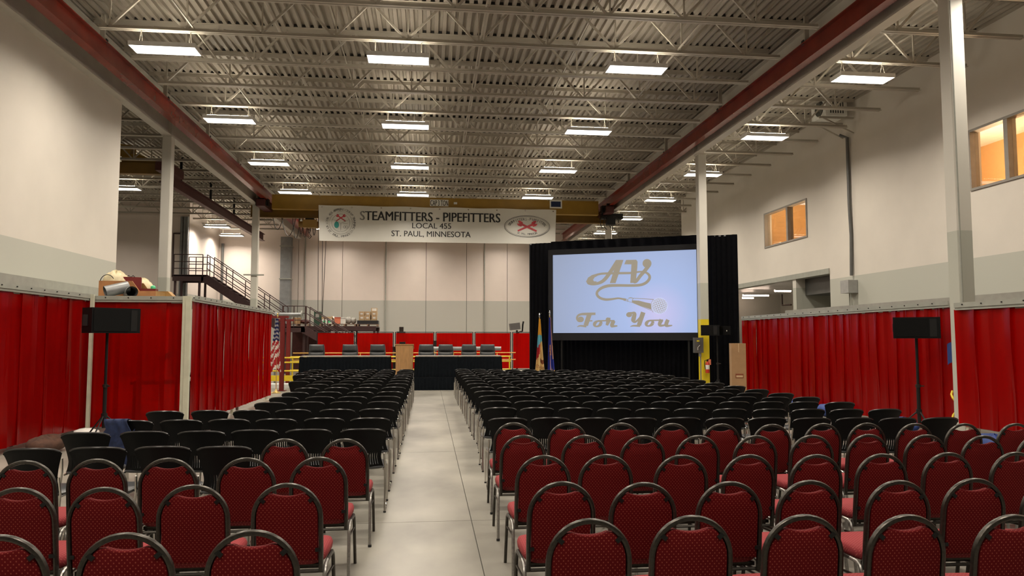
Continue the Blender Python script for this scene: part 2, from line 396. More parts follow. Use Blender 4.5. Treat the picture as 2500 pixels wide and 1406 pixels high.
# left bay beyond: outer wall, the block that carries the stair door, the wall running on to the rear
struct(MB().box(-21.3, -21, 0, YB, 0, 9.3).build('wall_left_outer', 'wall_paint'))
xk = P(534, 700, Y=YB).x; yk = P(458, 700, X=xk).y
b = MB().box(-21, xk, yk, yk + 0.3, 0, 9.3).box(xk - 0.3, xk, yk + 0.3, YB, 0, 9.3)
struct(b.build('wall_left_block', 'rear_panel_paint'))
# rear wall of precast panels
rw = struct(MB().box(-21, 9.3, YB + 0.05, YB + 0.35, 0, 9.3).build('wall_rear', 'dark_gap'))
edges = [P(px, 700, Y=YB).x for px in (836, 942, 1040, 1139, 1238)]
edges = [edges[0] - 2.67 * k for k in range(3, 0, -1)] + edges + [edges[-1] + 1.45, 9.25]
for a, c in zip(edges, edges[1:]):
    MB().box(0.012, c - a - 0.012, -0.1, 0.1, 0, 9.3).build('wall_panel', 'rear_panel_paint', rw, loc=(a, YB, 0))

struct(MB().box(9.2, 20, 60, 60.3, 0, 9.3).box(9.0, 9.3, YB + 0.36, 60, 0, 9.3).build('wall_rear_right', 'wall_paint'))
struct(MB().box(19.8, 20.1, 37.0, 60, 0, 9.3).box(13.4, 20, 36.7, 37.0, 4.4, 9.3).build('wall_right_outer', 'wall_paint'))
# right wall with its office windows and the passage below
win = [(11.0, 16.37, 5.37, 6.87), (24.17, 27.46, 5.33, 6.70)]
YP0, YP1, ZP = 22.83, 36.0, 3.95
b = MB()
def wall_seg(y0, y1, z0, z1): b.box(XR, XR + 0.3, y0, y1, z0, z1)
wall_seg(-9, YP0, 0, 5.33); wall_seg(-9, 11.0, 5.33, 6.87); wall_seg(16.37, YP0, 5.33, 6.87); wall_seg(-9, YP0, 6.87, 9.3); wall_seg(11.0, 16.37, 5.33, 5.37)
wall_seg(YP0, 37.0, ZP, 5.33); wall_seg(YP0, 24.17, 5.33, 6.70); wall_seg(27.46, 37.0, 5.33, 6.70); wall_seg(YP0, 37.0, 6.70, 9.3); wall_seg(YP1, 37.0, 0, ZP)
wr = struct(b.build('wall_right', 'wall_paint'))
# offices upstairs behind the windows
b = MB()
b.box(15.9, 16.1, 9, 29, 4.6, 8.0).box(13.4, 16, 9, 9.2, 4.6, 8).box(13.4, 16, 28.8, 29, 4.6, 8).box(13.4, 16, 20, 20.2, 4.6, 8).box(13.4, 16.1, 9, 29, 4.5, 4.6)
struct(b.build('wall_office', 'orange_wall'))
struct(MB().box(13.4, 16.1, 9, 29, 7.35, 7.5).build('ceiling_office', 'housing_white'))
def window(n, y0, y1, z0, z1, mull):
    root = thing('window_%d' % n, None, None, (XR, y0, z0)); struct(root)
    wd, ht = y1 - y0, z1 - z0; t = 0.06
    f = MB().box(-0.03, 0.2, 0, wd, 0, t).box(-0.03, 0.2, 0, wd, ht - t, ht).box(-0.03, 0.2, 0, t, t, ht - t).box(-0.03, 0.2, wd - t, wd, t, ht - t)
    f.build('window_frame', 'alu_frame', root)
    ms = [0] + [m - y0 for m in mull] + [wd]
    for m in ms[1:-1]: MB().box(-0.02, 0.2, m - 0.06, m + 0.06, t, ht - t).build('mullion', 'alu_frame', root)
    for a, c in zip(ms, ms[1:]): MB().box(0.1, 0.106, a + 0.06, c - 0.06, t, ht - t).build('pane', 'window_glass', root)
    return root
window(1, *win[0], [P(2460, 400, X=XR).y, 13.0]); window(2, *win[1], [P(1922, 540, X=XR).y])
for k, (y, lab) in enumerate([(12.6, 'added unseen warm lamp behind the large window at the right edge'), (17.2, 'added unseen warm lamp in the office left of the large window'), (25.8, 'added unseen warm lamp behind the small square upper window')]):
    t = thing('office_fill_lamp', lab, 'lamp', (14.7, y, 4.6), group='added unseen office lamps')  # unseen lamps added below the sills to brighten the rooms behind the windows
    MB().cyl((0, 0, 0), (0, 0, 0.03), 0.15, 12).build('base', 'alu_frame', t); MB().cyl((0, 0, 0.03), (0, 0, 0.5), 0.015, 8).build('pole', 'alu_frame', t)
    MB().lathe([(0.03, 0.5), (0.16, 0.58), (0.17, 0.60)], 14).build('bowl', 'alu_frame', t); MB().cyl((0, 0, 0.602), (0, 0, 0.61), 0.155, 14).build('bulb', 'office_fill_lamp', t)
# passage under the right wall: side corridor, ceiling, partition beside the dark alcove
yp = P(1940, 720, X=XR).y
b = MB().box(18.9, 19.2, YP0 - 1, 40, 0, 4.3).box(13.1, 19, 38, 38.3, 0, 4.3).box(13.4, 19, YP0 - 0.3, YP0, 0, 4.3)
struct(b.build('wall_passage', 'rear_panel_paint'))
struct(MB().box(13.4, 19, YP0, 38, 4.2, 4.35).build('ceiling_passage', 'housing_white'))
struct(MB().box(13.1, 13.34, yp - 0.12, yp + 0.12, 0, ZP).box(13.34, 15.6, yp - 0.1, yp + 0.06, 0, 4.2).build('wall_partition', 'column_paint'))
struct(MB().box(13.06, 13.4, YP0, YP1, ZP - 0.02, ZP + 0.16).build('trim_1', 'frame_grey'))
MBx = MB().box(13.45, 15.4, YP0 + 0.1, yp - 0.12, 3.35, 4.18).build('bulkhead', 'switch_grey'); tag(MBx, 'dark bulkhead under the passage ceiling in the right wall opening', 'bulkhead')
for k, (px, py, X, L_, lab) in enumerate([(1845, 721, 16.0, 1.32, 'long pink-white fluorescent tube on the passage ceiling beside the black drape'),
                                    (1797, 731, 16.6, 0.6, 'short fluorescent tube half hidden by the black drape edge'),
                                    (1911, 710, 15.0, 0.72, 'short fluorescent tube on the passage ceiling next to the grey partition')]):
    p = P(px, py, X=X); p.y = min(p.y, 36.9); t = thing('passage_lamp', lab, 'lamp', p, group='passage fluorescent lamps')
    MB().box(-L_ / 2, L_ / 2, -0.07, 0.07, 0.02, 0.08).build('housing', 'housing_white', t)
    MB().cyl((-L_ / 2, 0, 0), (L_ / 2, 0, 0), 0.045, 8).build('tube', 'corridor_tube', t)
p = P(1910, 745, X=17.5)
t = thing('sprinkler_pipe', 'bent brown pipe below the passage lamp', 'pipe', p)
MB().tube([(0, 0, 0.55), (0, 0, 0), (0, -0.9, -0.02)], 0.04, 8).build('elbow', 'brown_pipe', t)

# roof deck: ribbed steel sheet, ribs running with the hall
b = MB(); x = -21.0; prof = []
while x < 20.0:
    prof += [(x, ZD), (x + 0.085, ZD), (x + 0.10, ZD + 0.07), (x + 0.175, ZD + 0.07)]; x += 0.19
n = len(prof)
b.add([(a, -9, z) for a, z in prof] + [(a, 60.2, z) for a, z in prof], [(i, i + 1, i + 1 + n, i + n) for i in range(n - 1)])
b.box(-21, 20, -9, 60.2, ZD + 0.12, ZD + 0.2)
struct(b.build('ceiling', 'deck_paint'))

# ------------------------------------------------------------------ roof joists
def joist(x0, x1, y, label, split, phase=0.0, group='open web roof joists', panel=1.55, cut=(0.25, 0.25)):
    t = thing('roof_joist', label, 'joist', (0, y, 0), group=group)
    zt, zb = ZD - 0.045, 8.28
    b = MB()
    for s in (-1, 1): b.box(x0, x1, s * 0.012, s * 0.075, zt + 0.035, zt + 0.045).box(x0, x1, s * 0.012, s * 0.022, zt - 0.055, zt + 0.036)
    b.build('top_chord', 'steel_paint', t)
    bx0, bx1 = x0 + cut[0], x1 - cut[1]
    b = MB()
    for s in (-1, 1): b.box(bx0, bx1, s * 0.012, s * 0.075, zb - 0.008, zb).box(bx0, bx1, s * 0.012, s * 0.022, zb, zb + 0.075)
    b.build('bottom_chord', 'steel_paint', t)
    bars = []
    k = 0; x = x0 + phase
    while x < x1 - 0.1:
        a, m, c = x, x + panel / 2, x + panel
        if bx0 <= m <= bx1: bars.append(((max(a, x0), 0, zt), (m, 0, zb + 0.03), 0.046))
        if bx0 <= m <= bx1: bars.append(((m, 0, zb + 0.03), (min(c, x1), 0, zt), 0.046))
        if bx0 <= m <= bx1: bars.append(((m + 0.03, 0, zb + 0.03), (m + 0.03, 0, zt), 0.032))
        x += panel
    if split:
        for p0, p1, w_ in bars: MB().bar(p0, p1, w_, w_).build('web_bar', 'steel_paint', t)
    else:
        b = MB()
        for p0, p1, w_ in bars: b.bar(p0, p1, w_, w_)
        b.build('lattice_web', 'steel_paint', t)['kind'] = 'stuff'
    # dark boxes painted as the shade in the flute gaps over the chord
    b = MB(); x = -21.0
    while x < x1:
        if x > x0: b.box(x + 0.098, x + 0.178, -0.07, 0.08, ZD + 0.001, ZD + 0.068)
        x += 0.19
    b.build('flute_shade', 'dark_gap', t)['kind'] = 'stuff'
    return t
JY = [15.9 + 1.695 * k for k in range(-3, 18)]
for k, y in enumerate(JY):
    joist(-7.75, 8.6, y, 'white lattice roof joist over the central bay, %s from the camera' % ORD[k], 0 <= k < 9, 0.25 if k % 2 else -0.3, cut=(0.85, 0.55))
for k, y in enumerate((0.64, 5.73)): joist(-7.75, 8.6, y, ('white lattice roof joist above and behind the viewer', 'white lattice roof joist just above the viewer')[k], False, 0.25)
JX = JY + [JY[-1] + 1.695 * k for k in range(1, 9)]
ORD += ['twenty-sixth', 'twenty-seventh', 'twenty-eighth', 'twenty-ninth', 'thirtieth']
for k, y in enumerate(JX):
    if 10 < y < 59:
        joist(8.95, 13.0 if y < 36 else 19.8, y + 0.02, 'short roof joist between right girder and wall, %s from the camera' % ORD[k], 11 < y < 24, 0.1, 'right bay roof joists')
for k, y in enumerate(JY):
    if 21.5 < y < 46:
        joist(-20.9, -8.1, y + 0.02, 'roof joist in the dim left bay behind the girder, %s from the camera' % ORD[k], False, 0.1, 'left bay roof joists')
# bridging rods running with the hall
for k, (x, z) in enumerate([(-5.0, 8.36), (-2.2, 9.05), (1.15, 8.36), (1.2, 9.05), (3.6, 9.05), (5.6, 8.36), (11.2, 8.9)]):
    o = MB().bar((0, 12, 0), (0, 46.4, 0), 0.03, 0.03).build('bridging_rod', 'steel_paint', loc=(x, 0, z))
    tag(o, 'thin bridging rod along the roof joists, %s from the left' % ORD[k], 'rod', 'bridging rods')
o = MB().tube([(0, 12, 0), (0, 46.4, 0)], 0.04, 8).build('sprinkler_main', 'steel_paint', loc=(-3.4, 0, 8.75)); tag(o, 'white sprinkler main running along the roof left of the middle', 'pipe')

# ------------------------------------------------------------------ girders, crane rails, columns
def ibeam(mb, x, y0, y1, z0, z1, fw, tf, tw):
    mb.box(x - fw / 2, x + fw / 2, y0, y1, z0, z0 + tf).box(x - fw / 2, x + fw / 2, y0, y1, z1 - tf, z1).box(x - tw / 2, x + tw / 2, y0, y1, z0 + tf, z1 - tf)
    return mb
for x, ys, lab in ((-7.93, (23.1, 34.6), 'deep pale steel roof girder on the left columns'), (8.87, (11.6, 23.4, 36.0), 'deep pale steel roof girder on the right columns')):
    t = thing('roof_girder', lab, 'girder', (x, 0, 7.94))
    ibeam(MB(), 0, -8.5, YB, 0, ZD - 7.99, 0.25, 0.035, 0.03).build('beam', 'girder_paint', t)
    for y in ys: MB().box(-0.12, 0.12, y - 0.012, y + 0.012, 0.035, 1.15).build('stiffener', 'girder_paint', t)
for x, hx, lab in ((-7.38, (17.2, 21.2, 25.2, 29.2, 33.2), 'glossy red crane runway beam along the left girder'), (8.5, (15.5, 20.5, 25.5, 30.5), 'dull red crane runway beam along the right girder')):
    t = thing('crane_runway', lab, 'beam', (x, 0, 8.06))
    ibeam(MB(), 0, -6, YB - 0.4, 0, 0.44, 0.21, 0.025, 0.02).build('rail_beam', 'rail_red', t)
    s = -1 if x < 0 else 1
    for y in hx:
        MB().box(-0.05, 0.05, y - 0.03, y + 0.03, 0.44, 1.07).build('hanger', 'steel_paint', t)
        MB().box(-0.1, -0.085, y - 0.05, y + 0.05, 0.40, 0.5).box(0.085, 0.1, y - 0.05, y + 0.05, 0.40, 0.5).build('clamp', 'black_metal', t)
def column(x, y, lab, m, collar=False):
    t = thing('steel_column', lab, 'column', (x, y, 0))
    a = 0.14
    c_ = 0.018
    b = MB().prism([(-a + c_, -a), (a - c_, -a), (a, -a + c_), (a, a - c_), (a - c_, a), (-a + c_, a), (-a, a - c_), (-a, -a + c_)], 'z', 0, 7.9)
    b.build('shaft', m, t)
    MB().box(-0.22, 0.22, -0.22, 0.22, 0, 0.03).build('base_plate', 'frame_grey', t)
    MB().box(-0.16, 0.16, -0.17, 0.17, 7.9, 7.94).build('cap_plate', 'girder_paint', t)
    if collar: MB().box(-0.45, 0.45, -0.2, -0.16, 4.66, 4.72).build('collar_bracket', 'frame_grey', t)
    return t
column(9.03, 11.6, 'tall pale steel column at the right edge with conduit box', 'column_paint')
c2 = column(8.98, 23.4, 'steel column with yellow painted base in front of the screen', 'column_paint_safety')
column(8.95, 36.0, 'distant column rising behind the projection screen', 'column_paint')
column(-7.9, 23.1, 'steel column behind the red booth on the left', 'column_paint')
column(-7.9, 34.6, 'farther steel column in front of the brown staircase', 'column_paint', True)
# conduit and switch box on the near right column
t = thing('conduit', 'thin grey conduit with outlet box on the right column', 'conduit', (8.88, 11.40, 0))
MB().cyl((0, 0, 0), (0, 0, 7.6), 0.014, 6).build('pipe', 'frame_grey', t)
MB().box(-0.07, 0.07, -0.07, 0.02, 1.06, 1.30).build('outlet_box', 'box_grey', t)
MB().box(-0.12, -0.075, -0.06, 0.0, 1.17, 1.28).build('plug', 'paper_white', t)
MB().tube([(-0.09, -0.02, 1.17), (-0.1, -0.02, 0.9), (-0.02, 0.0, 0.6), (0.02, 0.0, 0)], 0.012, 6).build('cord', 'frame_grey', t)

# ------------------------------------------------------------------ high bay lights
def light_proto():
    t = thing('high_bay_light', 'x', 'light', group='fluorescent high bay lights')
    b = MB()
    b.box(-0.67, 0.67, -0.24, 0.24, 0.05, 0.09).box(-0.67, -0.655, -0.24, 0.24, -0.005, 0.05).box(0.655, 0.67, -0.24, 0.24, -0.005, 0.05)
    b.box(-0.655, 0.655, -0.012, 0.012, -0.004, 0.05).box(-0.655, 0.655, -0.24, -0.228, -0.004, 0.05).box(-0.655, 0.655, 0.228, 0.24, -0.004, 0.05)
    b.build('housing', 'housing_white', t)
    for s in (-1, 1):
        y0, y1 = sorted((s * 0.016, s * 0.224)); MB().box(-0.65, 0.65, y0, y1, 0.0, 0.02).build('lens', 'lamp_lens', t)
    for s in (-1, 1): MB().box(-0.55, 0.55, s * 0.2 - 0.025, s * 0.2 + 0.025, 0.0905, 0.0955).build('uplight_slot', 'lamp_slot', t)
    ld = bpy.data.lights.new('tube_light', 'AREA'); ld.shape = 'RECTANGLE'; ld.size = 1.28; ld.size_y = 0.42; ld.energy = LAMP; ld.color = (1.0, 0.89, 0.75); ld.spread = R(157)
    lo = bpy.data.objects.new('tube_light', ld); col.objects.link(lo); lo.parent = t; lo.location = (0, 0, -0.012)
    for s in (-1, 1):
        MB().tube([(s * 0.5, -0.1, 0.095), (s * 0.5, 0, 0.42)], 0.006, 4).tube([(s * 0.5, 0.1, 0.095), (s * 0.5, 0, 0.42)], 0.006, 4).build('hanger_wire', 'steel_paint', t)
    return t
LP = light_proto(); used = [False]
def place_light(x, y, lab):
    if not used[0]:
        used[0] = True; LP.location = (x, y, 7.86); LP['label'] = lab; return LP
    return dup(LP, (x, y, 7.86), 0, lab)
ROWY = [0.64 + 5.085 * k + (0.005 if k > 1 else 0) for k in range(9)]
CN = ['left column', 'middle column', 'right column', 'row beyond the right girder']
for j, y in enumerate(ROWY):
    for i, x in enumerate((-5.56, -0.7, 4.63, 10.08)):
        if j < 3: lab = 'bright roof light of the %s above the viewer, %s from behind' % (CN[i], ORD[j])
        elif j < 7: lab = 'bright fluorescent roof light, %s, %s in view from the front' % (CN[i], ORD[j - 3])
        else: lab = 'distant roof light past the yellow crane, %s, %s behind it' % (CN[i], ORD[j - 7])
        if not (i == 3 and j < 2): place_light(x, y, lab)
for p, lab in (((-12.39, JY[12] + 0.02), 'roof light in the left bay beside the pale wall'), ((-11.48, JY[18] + 0.02), 'roof light over the brown staircase, nearer of two'), ((-11.58, JY[20] + 0.02), 'roof light over the brown staircase, farther of two'),
               ((-12.4, JY[7] + 0.02), 'roof light in the left bay hidden behind the tall wall'), ((-16.5, JY[15] + 0.02), 'roof light deep in the left bay behind the column')):
    place_light(p[0], p[1], lab)
for k, x in enumerate((-5.56, -0.7, 4.63)):
    o = place_light(x, JY[20] + 0.005, 'roof light washing the rear wall behind the banner, %s' % ('left', 'middle', 'right')[k])
    for c in o.children:
        if c.type == 'LIGHT': c.data = c.data.copy(); c.data.energy = LAMP * 0.36        # dimmed row close to the wall
for k, y in enumerate((JX[21], JX[24])): place_light(10.08, y + 0.005, 'far roof light beyond the right girder above the drape, %s' % ('nearer one', 'farther one')[k])

# ------------------------------------------------------------------ bridge crane and banner
YC = 34.3
t = thing('bridge_crane', 'yellow overhead bridge crane spanning the hall above the banner', 'crane', (0, YC, 0))
b = MB().box(-7.15, 8.05, 0.0, 0.34, 7.72, 7.75).box(-7.15, 8.05, 0.0, 0.34, 8.35, 8.38).box(-7.15, 8.05, 0.02, 0.32, 7.75, 8.35)
b.build('bridge_beam', 'crane_yellow', t)
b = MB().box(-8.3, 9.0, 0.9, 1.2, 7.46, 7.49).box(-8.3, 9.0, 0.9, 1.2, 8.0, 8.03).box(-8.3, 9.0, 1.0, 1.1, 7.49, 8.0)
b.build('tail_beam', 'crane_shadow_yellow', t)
for x in (-7.5, 8.45):
    e = MB().box(x - 0.18, x + 0.18, -0.7, 1.9, 7.72, 8.02).build('end_truck', 'dark_red_steel', t)
    for y in (-0.5, 1.7): MB().cyl((x - 0.12, y, 8.10), (x + 0.12, y, 8.10), 0.09, 12).build('wheel', 'black_metal', e)
    MB().box(x - 0.3, x + 0.25, -0.3, 0.05, 7.8, 8.12).cyl((x - 0.2, -0.42, 7.9), (x + 0.2, -0.42, 7.9), 0.12, 10).build('drive_motor', 'black_metal', t)
def on_crane(px, py, d=-0.012): q = P(px, py, Y=YC + d); return q
a, c = on_crane(1050, 487), on_crane(1095, 504)
pl = MB().box(a.x, c.x, -0.012, 0.0, c.z, a.z).build('capacity_plate', 'banner_vinyl', t)
b = MB(); text_mb(b, 'CAP 3 TON', width=(c.x - a.x) * 0.96, height=(a.z - c.z) * 0.82, place=lambda x, y: ((a.x + c.x) / 2 + x, -0.014, (a.z + c.z) / 2 + y), bold=0.012); b.build('lettering', 'black_metal', pl)
a, c = on_crane(1342, 488), on_crane(1372, 509)
pl = MB().box(a.x, c.x, -0.02, 0.0, c.z, a.z).build('maker_plate', 'banner_vinyl', t)
MB().box(a.x + 0.06, c.x - 0.06, -0.024, -0.019, c.z + 0.07, a.z - 0.07).build('logo', 'denim_blue', pl)
a = on_crane(1112, 496); MB().box(a.x - 0.08, a.x + 0.08, -0.01, 0, a.z - 0.05, a.z + 0.05).build('small_sticker', 'paper_white', t)
# hoist and festoon cable under the crane
t2 = thing('crane_hoist', 'yellow chain hoist beside the left end of the banner', 'hoist', (-5.6, YC + 1.05, 7.46))
MB().box(-0.3, 0.35, -0.22, 0.22, -0.45, -0.08).build('hoist_body', 'crane_yellow', t2)
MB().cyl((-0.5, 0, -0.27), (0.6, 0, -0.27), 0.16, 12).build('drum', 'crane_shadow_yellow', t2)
MB().cyl((0.0, 0, -0.45), (0, 0, -0.75), 0.012, 6).tube([(0, 0, -0.75), (0.08, 0, -0.85), (0, 0, -0.95), (-0.07, 0, -0.88)], 0.02, 6).build('hook', 'black_metal', t2)
MB().box(-0.2, 0.2, -0.12, 0.12, -0.1, 0.02).build('trolley', 'black_metal', t2)
b = MB()
t3 = thing('festoon_cable', 'looped festoon cables hanging below the crane left of the banner', 'cable', (0, YC + 1.05, 7.465))
for x0, x1, s in ((-7.3, -6.85, 0.55), (-6.9, -6.25, 0.85), (-6.4, -6.05, 0.95), (-6.1, -5.9, 0.75), (-5.95, -5.7, 0.9), (-5.75, -5.5, 0.7), (-5.5, -5.3, 0.8)):
    MB().tube([(x0 + (x1 - x0) * i / 10, 0, -s * (1 - (2 * i / 10 - 1) ** 2)) for i in range(11)], 0.018, 5).build('loop', 'cable', t3)
for k, (px, z0, px1) in enumerate(((777, 2.95, 776), (787, 2.9, 786), (799, 2.9, 787))):
    a, c = P(px, 540, Y=YC + 0.17), P(px1, 770, Y=YC + 0.17)
    o = MB().tube([(0, 0, 0), (c.x - a.x, 0, z0 - 7.725)], 0.014, 5).build('pendant_cable', 'cable', loc=(a.x, YC + 0.17, 7.725))
    tag(o, ('thin vertical pendant cable below the banner, leftmost', 'thin vertical pendant cable below the banner, middle one', 'slanting pendant cable below the banner, rightmost')[k], 'cable', 'crane pendant cables')
t4 = thing('crane_trolley', 'tangle of black cable gear at the right crane end', 'trolley', (8.75, YC + 0.2, 7.5))
MB().box(-0.55, 0.5, -0.2, 0.2, 0.05, 0.3).box(-0.3, 0.1, -0.3, 0.1, -0.25, 0.1).build('gear_case', 'black_metal', t4)
b = MB()
for i, (x, r) in enumerate(((-0.45, 0.28), (-0.25, 0.34), (-0.05, 0.25), (0.1, 0.3))):
    MB().tube([(x + r * 0.6 * math.cos(q * 0.45), -0.2, -0.15 + r * math.sin(q * 0.45)) for q in range(11)], 0.02, 5).build('cable_loop', 'cable', t4)

# banner
bl, br = P(778, 500, Y=YC - 0.06), P(1358, 513, Y=YC - 0.06); bb = P(785, 588, Y=YC - 0.06).z
BX0, BX1, BZ1, BZ0 = bl.x, br.x, (bl.z + br.z) / 2, bb
ban = thing('banner', 'wide white union banner with crossed wrenches hung on the crane', 'banner', ((BX0 + BX1) / 2, YC - 0.06, BZ1))
hw, hh = (BX1 - BX0) / 2, BZ1 - BZ0
def bsurf(x, z): return -0.02 - 0.012 * math.sin(x * 2.1) - 0.012 * math.sin(z * 2 + x)
MB().sheet(lambda u, v: ((2 * u - 1) * (hw - 0.06 * (1 - v)), bsurf((2 * u - 1) * hw, -hh * (1 - v)), -hh * (1 - v) - 0.012 * math.sin(u * 31) * v), 60, 6, 0.006).build('vinyl_sheet', 'banner_vinyl', ban, True)
for k in range(9): MB().cyl((-hw + 0.15 + k * (2 * hw - 0.3) / 8, -0.04, -0.08), (-hw + 0.15 + k * (2 * hw - 0.3) / 8, 0.065, -0.08), 0.03, 8).build('grommet', 'chrome', ban)
def bpx(px, py): q = P(px, py, Y=YC - 0.09); return q.x - (BX0 + BX1) / 2, q.z - BZ1
for body, px, py, wpx, cap, bold, m in (('STEAMFITTERS - PIPEFITTERS', 1052, 529, 342, 22.5, 0.016, 'vinyl_black_print'), ('LOCAL 455', 1054, 551, 95, 13.5, 0.008, 'vinyl_black_print'), ('ST. PAUL, MINNESOTA', 1053, 571, 193, 14, 0.008, 'vinyl_black_print')):
    ox, oz = bpx(px, py); s = 34.3 / 1812
    b = MB(); text_mb(b, body, width=wpx * s, height=cap * s, place=lambda x, y: (ox + x, bsurf(ox + x, oz + y) - 0.012, oz + y), bold=bold)
    b.build('lettering', m, ban)
def arc_text(b, body, cx, cz, rx, rz, a0, a1, h, inward=False, wd=None):
    n_ = len(body)
    for i, ch in enumerate(body):
        if ch == ' ': continue
        a_ = a0 + (a1 - a0) * (i + 0.5) / n_
        px_, pz_ = cx + rx * math.cos(a_), cz + rz * math.sin(a_); ro = a_ - math.pi / 2 if not inward else a_ + math.pi / 2
        if rx != rz: ro = math.atan2(rx * math.sin(a_), rz * math.cos(a_)) - math.pi / 2 + (math.pi if inward else 0); ro = math.atan2(math.sin(ro), math.cos(ro))
        def pl(x, y): return (px_ + x * math.cos(ro) - y * math.sin(ro), bsurf(px_, pz_) - 0.012, pz_ + x * math.sin(ro) + y * math.cos(ro))
        text_mb(b, ch, height=h, place=pl, bold=0.01)
def ring(b, cx, cz, rx, rz, w_, n_=48, y=None, mi=0):
    vs = []
    for k in range(n_):
        a_ = 2 * math.pi * k / n_
        for q in (0, w_): vs.append((cx + (rx - q) * math.cos(a_), (bsurf(cx, cz) - 0.012) if y is None else y, cz + (rz - q) * math.sin(a_)))
    b.add(vs, [(2 * k, 2 * k + 1, (2 * k + 3) % (2 * n_), (2 * k + 2) % (2 * n_)) for k in range(n_)], mi)
def wrench(b, cx, cz, ang, L_, y, flip=1):
    pts = [(-0.5, -0.035), (0.25, -0.05), (0.27, -0.11), (0.42, -0.13), (0.52, -0.06), (0.44, -0.03), (0.40, 0.0), (0.46, 0.03), (0.53, 0.06), (0.46, 0.13), (0.30, 0.12), (0.25, 0.055), (-0.5, 0.045)]
    ca, sa = math.cos(ang), math.sin(ang)
    b.add([(cx + L_ * (x * ca - z * flip * sa), y, cz + L_ * (x * sa + z * flip * ca)) for x, z in pts], [tuple(range(len(pts)))])
# left round emblem
ex, ez = bpx(832, 544); er = 33 * 34.3 / 1812
em = MB(); arc_text(em, 'UA LOCAL 455 APPRENTICESHIP TRAINING', ex, ez, er, er, R(205), R(-25), 0.105); arc_text(em, 'ST. PAUL, MINNESOTA', ex, ez, er, er, R(212), R(328), 0.105, True)
el = em.build('emblem_lettering', 'vinyl_grey_print', ban)
b = MB(); ring(b, ex, ez, er * 0.84, er * 0.84, 0.012); ring(b, ex, ez, er * 0.66, er * 0.66, 0.012)
for a_ in (90, 210, 330):
    pass
yb = bsurf(ex, ez) - 0.013
b.bar((ex, yb, ez - 0.02), (ex, yb, ez - er * 0.6), 0.015, 0.003).bar((ex - er * 0.6, yb, ez + er * 0.25), (ex, yb, ez - 0.02), 0.015, 0.003).bar((ex + er * 0.6, yb, ez + er * 0.25), (ex, yb, ez - 0.02), 0.015, 0.003)
b.bar((ex + er * 0.15, yb, ez - er * 0.06), (ex + er * 0.5, yb, ez - er * 0.06), 0.03, 0.003)
for q in range(2): ring(b, ex + er * 0.28 + q * 0.09, ez - er * 0.3, 0.06, 0.06, 0.012)
b.build('emblem_rings', 'vinyl_grey_print', ban)
b = MB(); wrench(b, ex, ez + er * 0.36, R(35), 0.5, yb); wrench(b, ex, ez + er * 0.36, R(145), 0.5, yb - 0.001, -1); b.build('emblem_wrenches', 'vinyl_red_print', ban)
b = MB(); b.add([(ex - er * 0.3 + 0.11 * math.cos(q), yb, ez - er * 0.15 + 0.15 * math.sin(q)) for q in [k * math.pi / 10 for k in range(20)]], [tuple(range(20))]); b.build('emblem_globe', 'vinyl_teal_print', ban)
# right oval emblem
ox, oz = bpx(1287, 553); yo = bsurf(ox, oz) - 0.013; s = 34.3 / 1812
b = MB(); ring(b, ox, oz, 57.5 * s, 27.5 * s, 0.022, 64); ring(b, ox, oz, 54.5 * s, 25 * s, 0.012, 64); b.build('oval_border', 'vinyl_black_print', ban)
b = MB(); arc_text(b, 'STEAMFITTERS-PIPEFITTERS', ox, oz, 46 * s, 18.5 * s, R(172), R(8), 0.125); arc_text(b, 'ST. PAUL, MINNESOTA', ox, oz, 45 * s, 19 * s, R(237), R(303), 0.09, True); b.build('oval_lettering', 'vinyl_grey_print', ban)
b = MB(); wrench(b, ox, oz - 0.02, R(24), 0.98, yo); wrench(b, ox, oz - 0.02, R(156), 0.98, yo - 0.001, -1); b.build('crossed_wrenches', 'vinyl_red_print', ban)

# left bay crane
t = thing('side_bay_crane', 'brown-yellow crane with hoist in the dim left bay', 'crane', (-11.3, 28.6, 8.05))
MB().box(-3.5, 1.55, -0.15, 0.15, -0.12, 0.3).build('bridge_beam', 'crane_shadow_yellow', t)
MB().box(1.35, 1.85, -0.8, 0.8, -0.12, 0.2).build('end_truck', 'dark_red_steel', t)
MB().obox((-0.15, 0.1, 0.75), (0.75, 0.5, 0.45), (0, 0.1, 0)).build('hoist_motor', 'crane_yellow', t)
MB().cyl((-0.9, 0.1, 0.62), (-0.5, 0.1, 0.62), 0.32, 12).build('drum', 'black_metal', t)
MB().cyl((-0.3, -0.2, 0.42), (-0.3, -0.3, 0.42), 0.13, 14).build('hand_wheel', 'paper_white', t)
MB().prism([(-0.1, 0.3), (1.3, 0.3), (0.5, 0.62), (-0.1, 0.62)], 'y', -0.1, 0.2).build('bracket', 'crane_yellow', t)
t = thing('side_bay_runway', 'dark red crane runway sloping past the staircase in the left bay', 'beam', (-9.75, 0, 7.55))
ibeam(MB(), 0, 28.0, 44.6, 0, 0.42, 0.22, 0.03, 0.02).build('rail_beam', 'dark_red_steel', t)
for y in (30, 34, 38, 42): MB().box(-0.04, 0.04, y - 0.04, y + 0.04, 0.42, 1.4).build('hanger', 'black_metal', t)

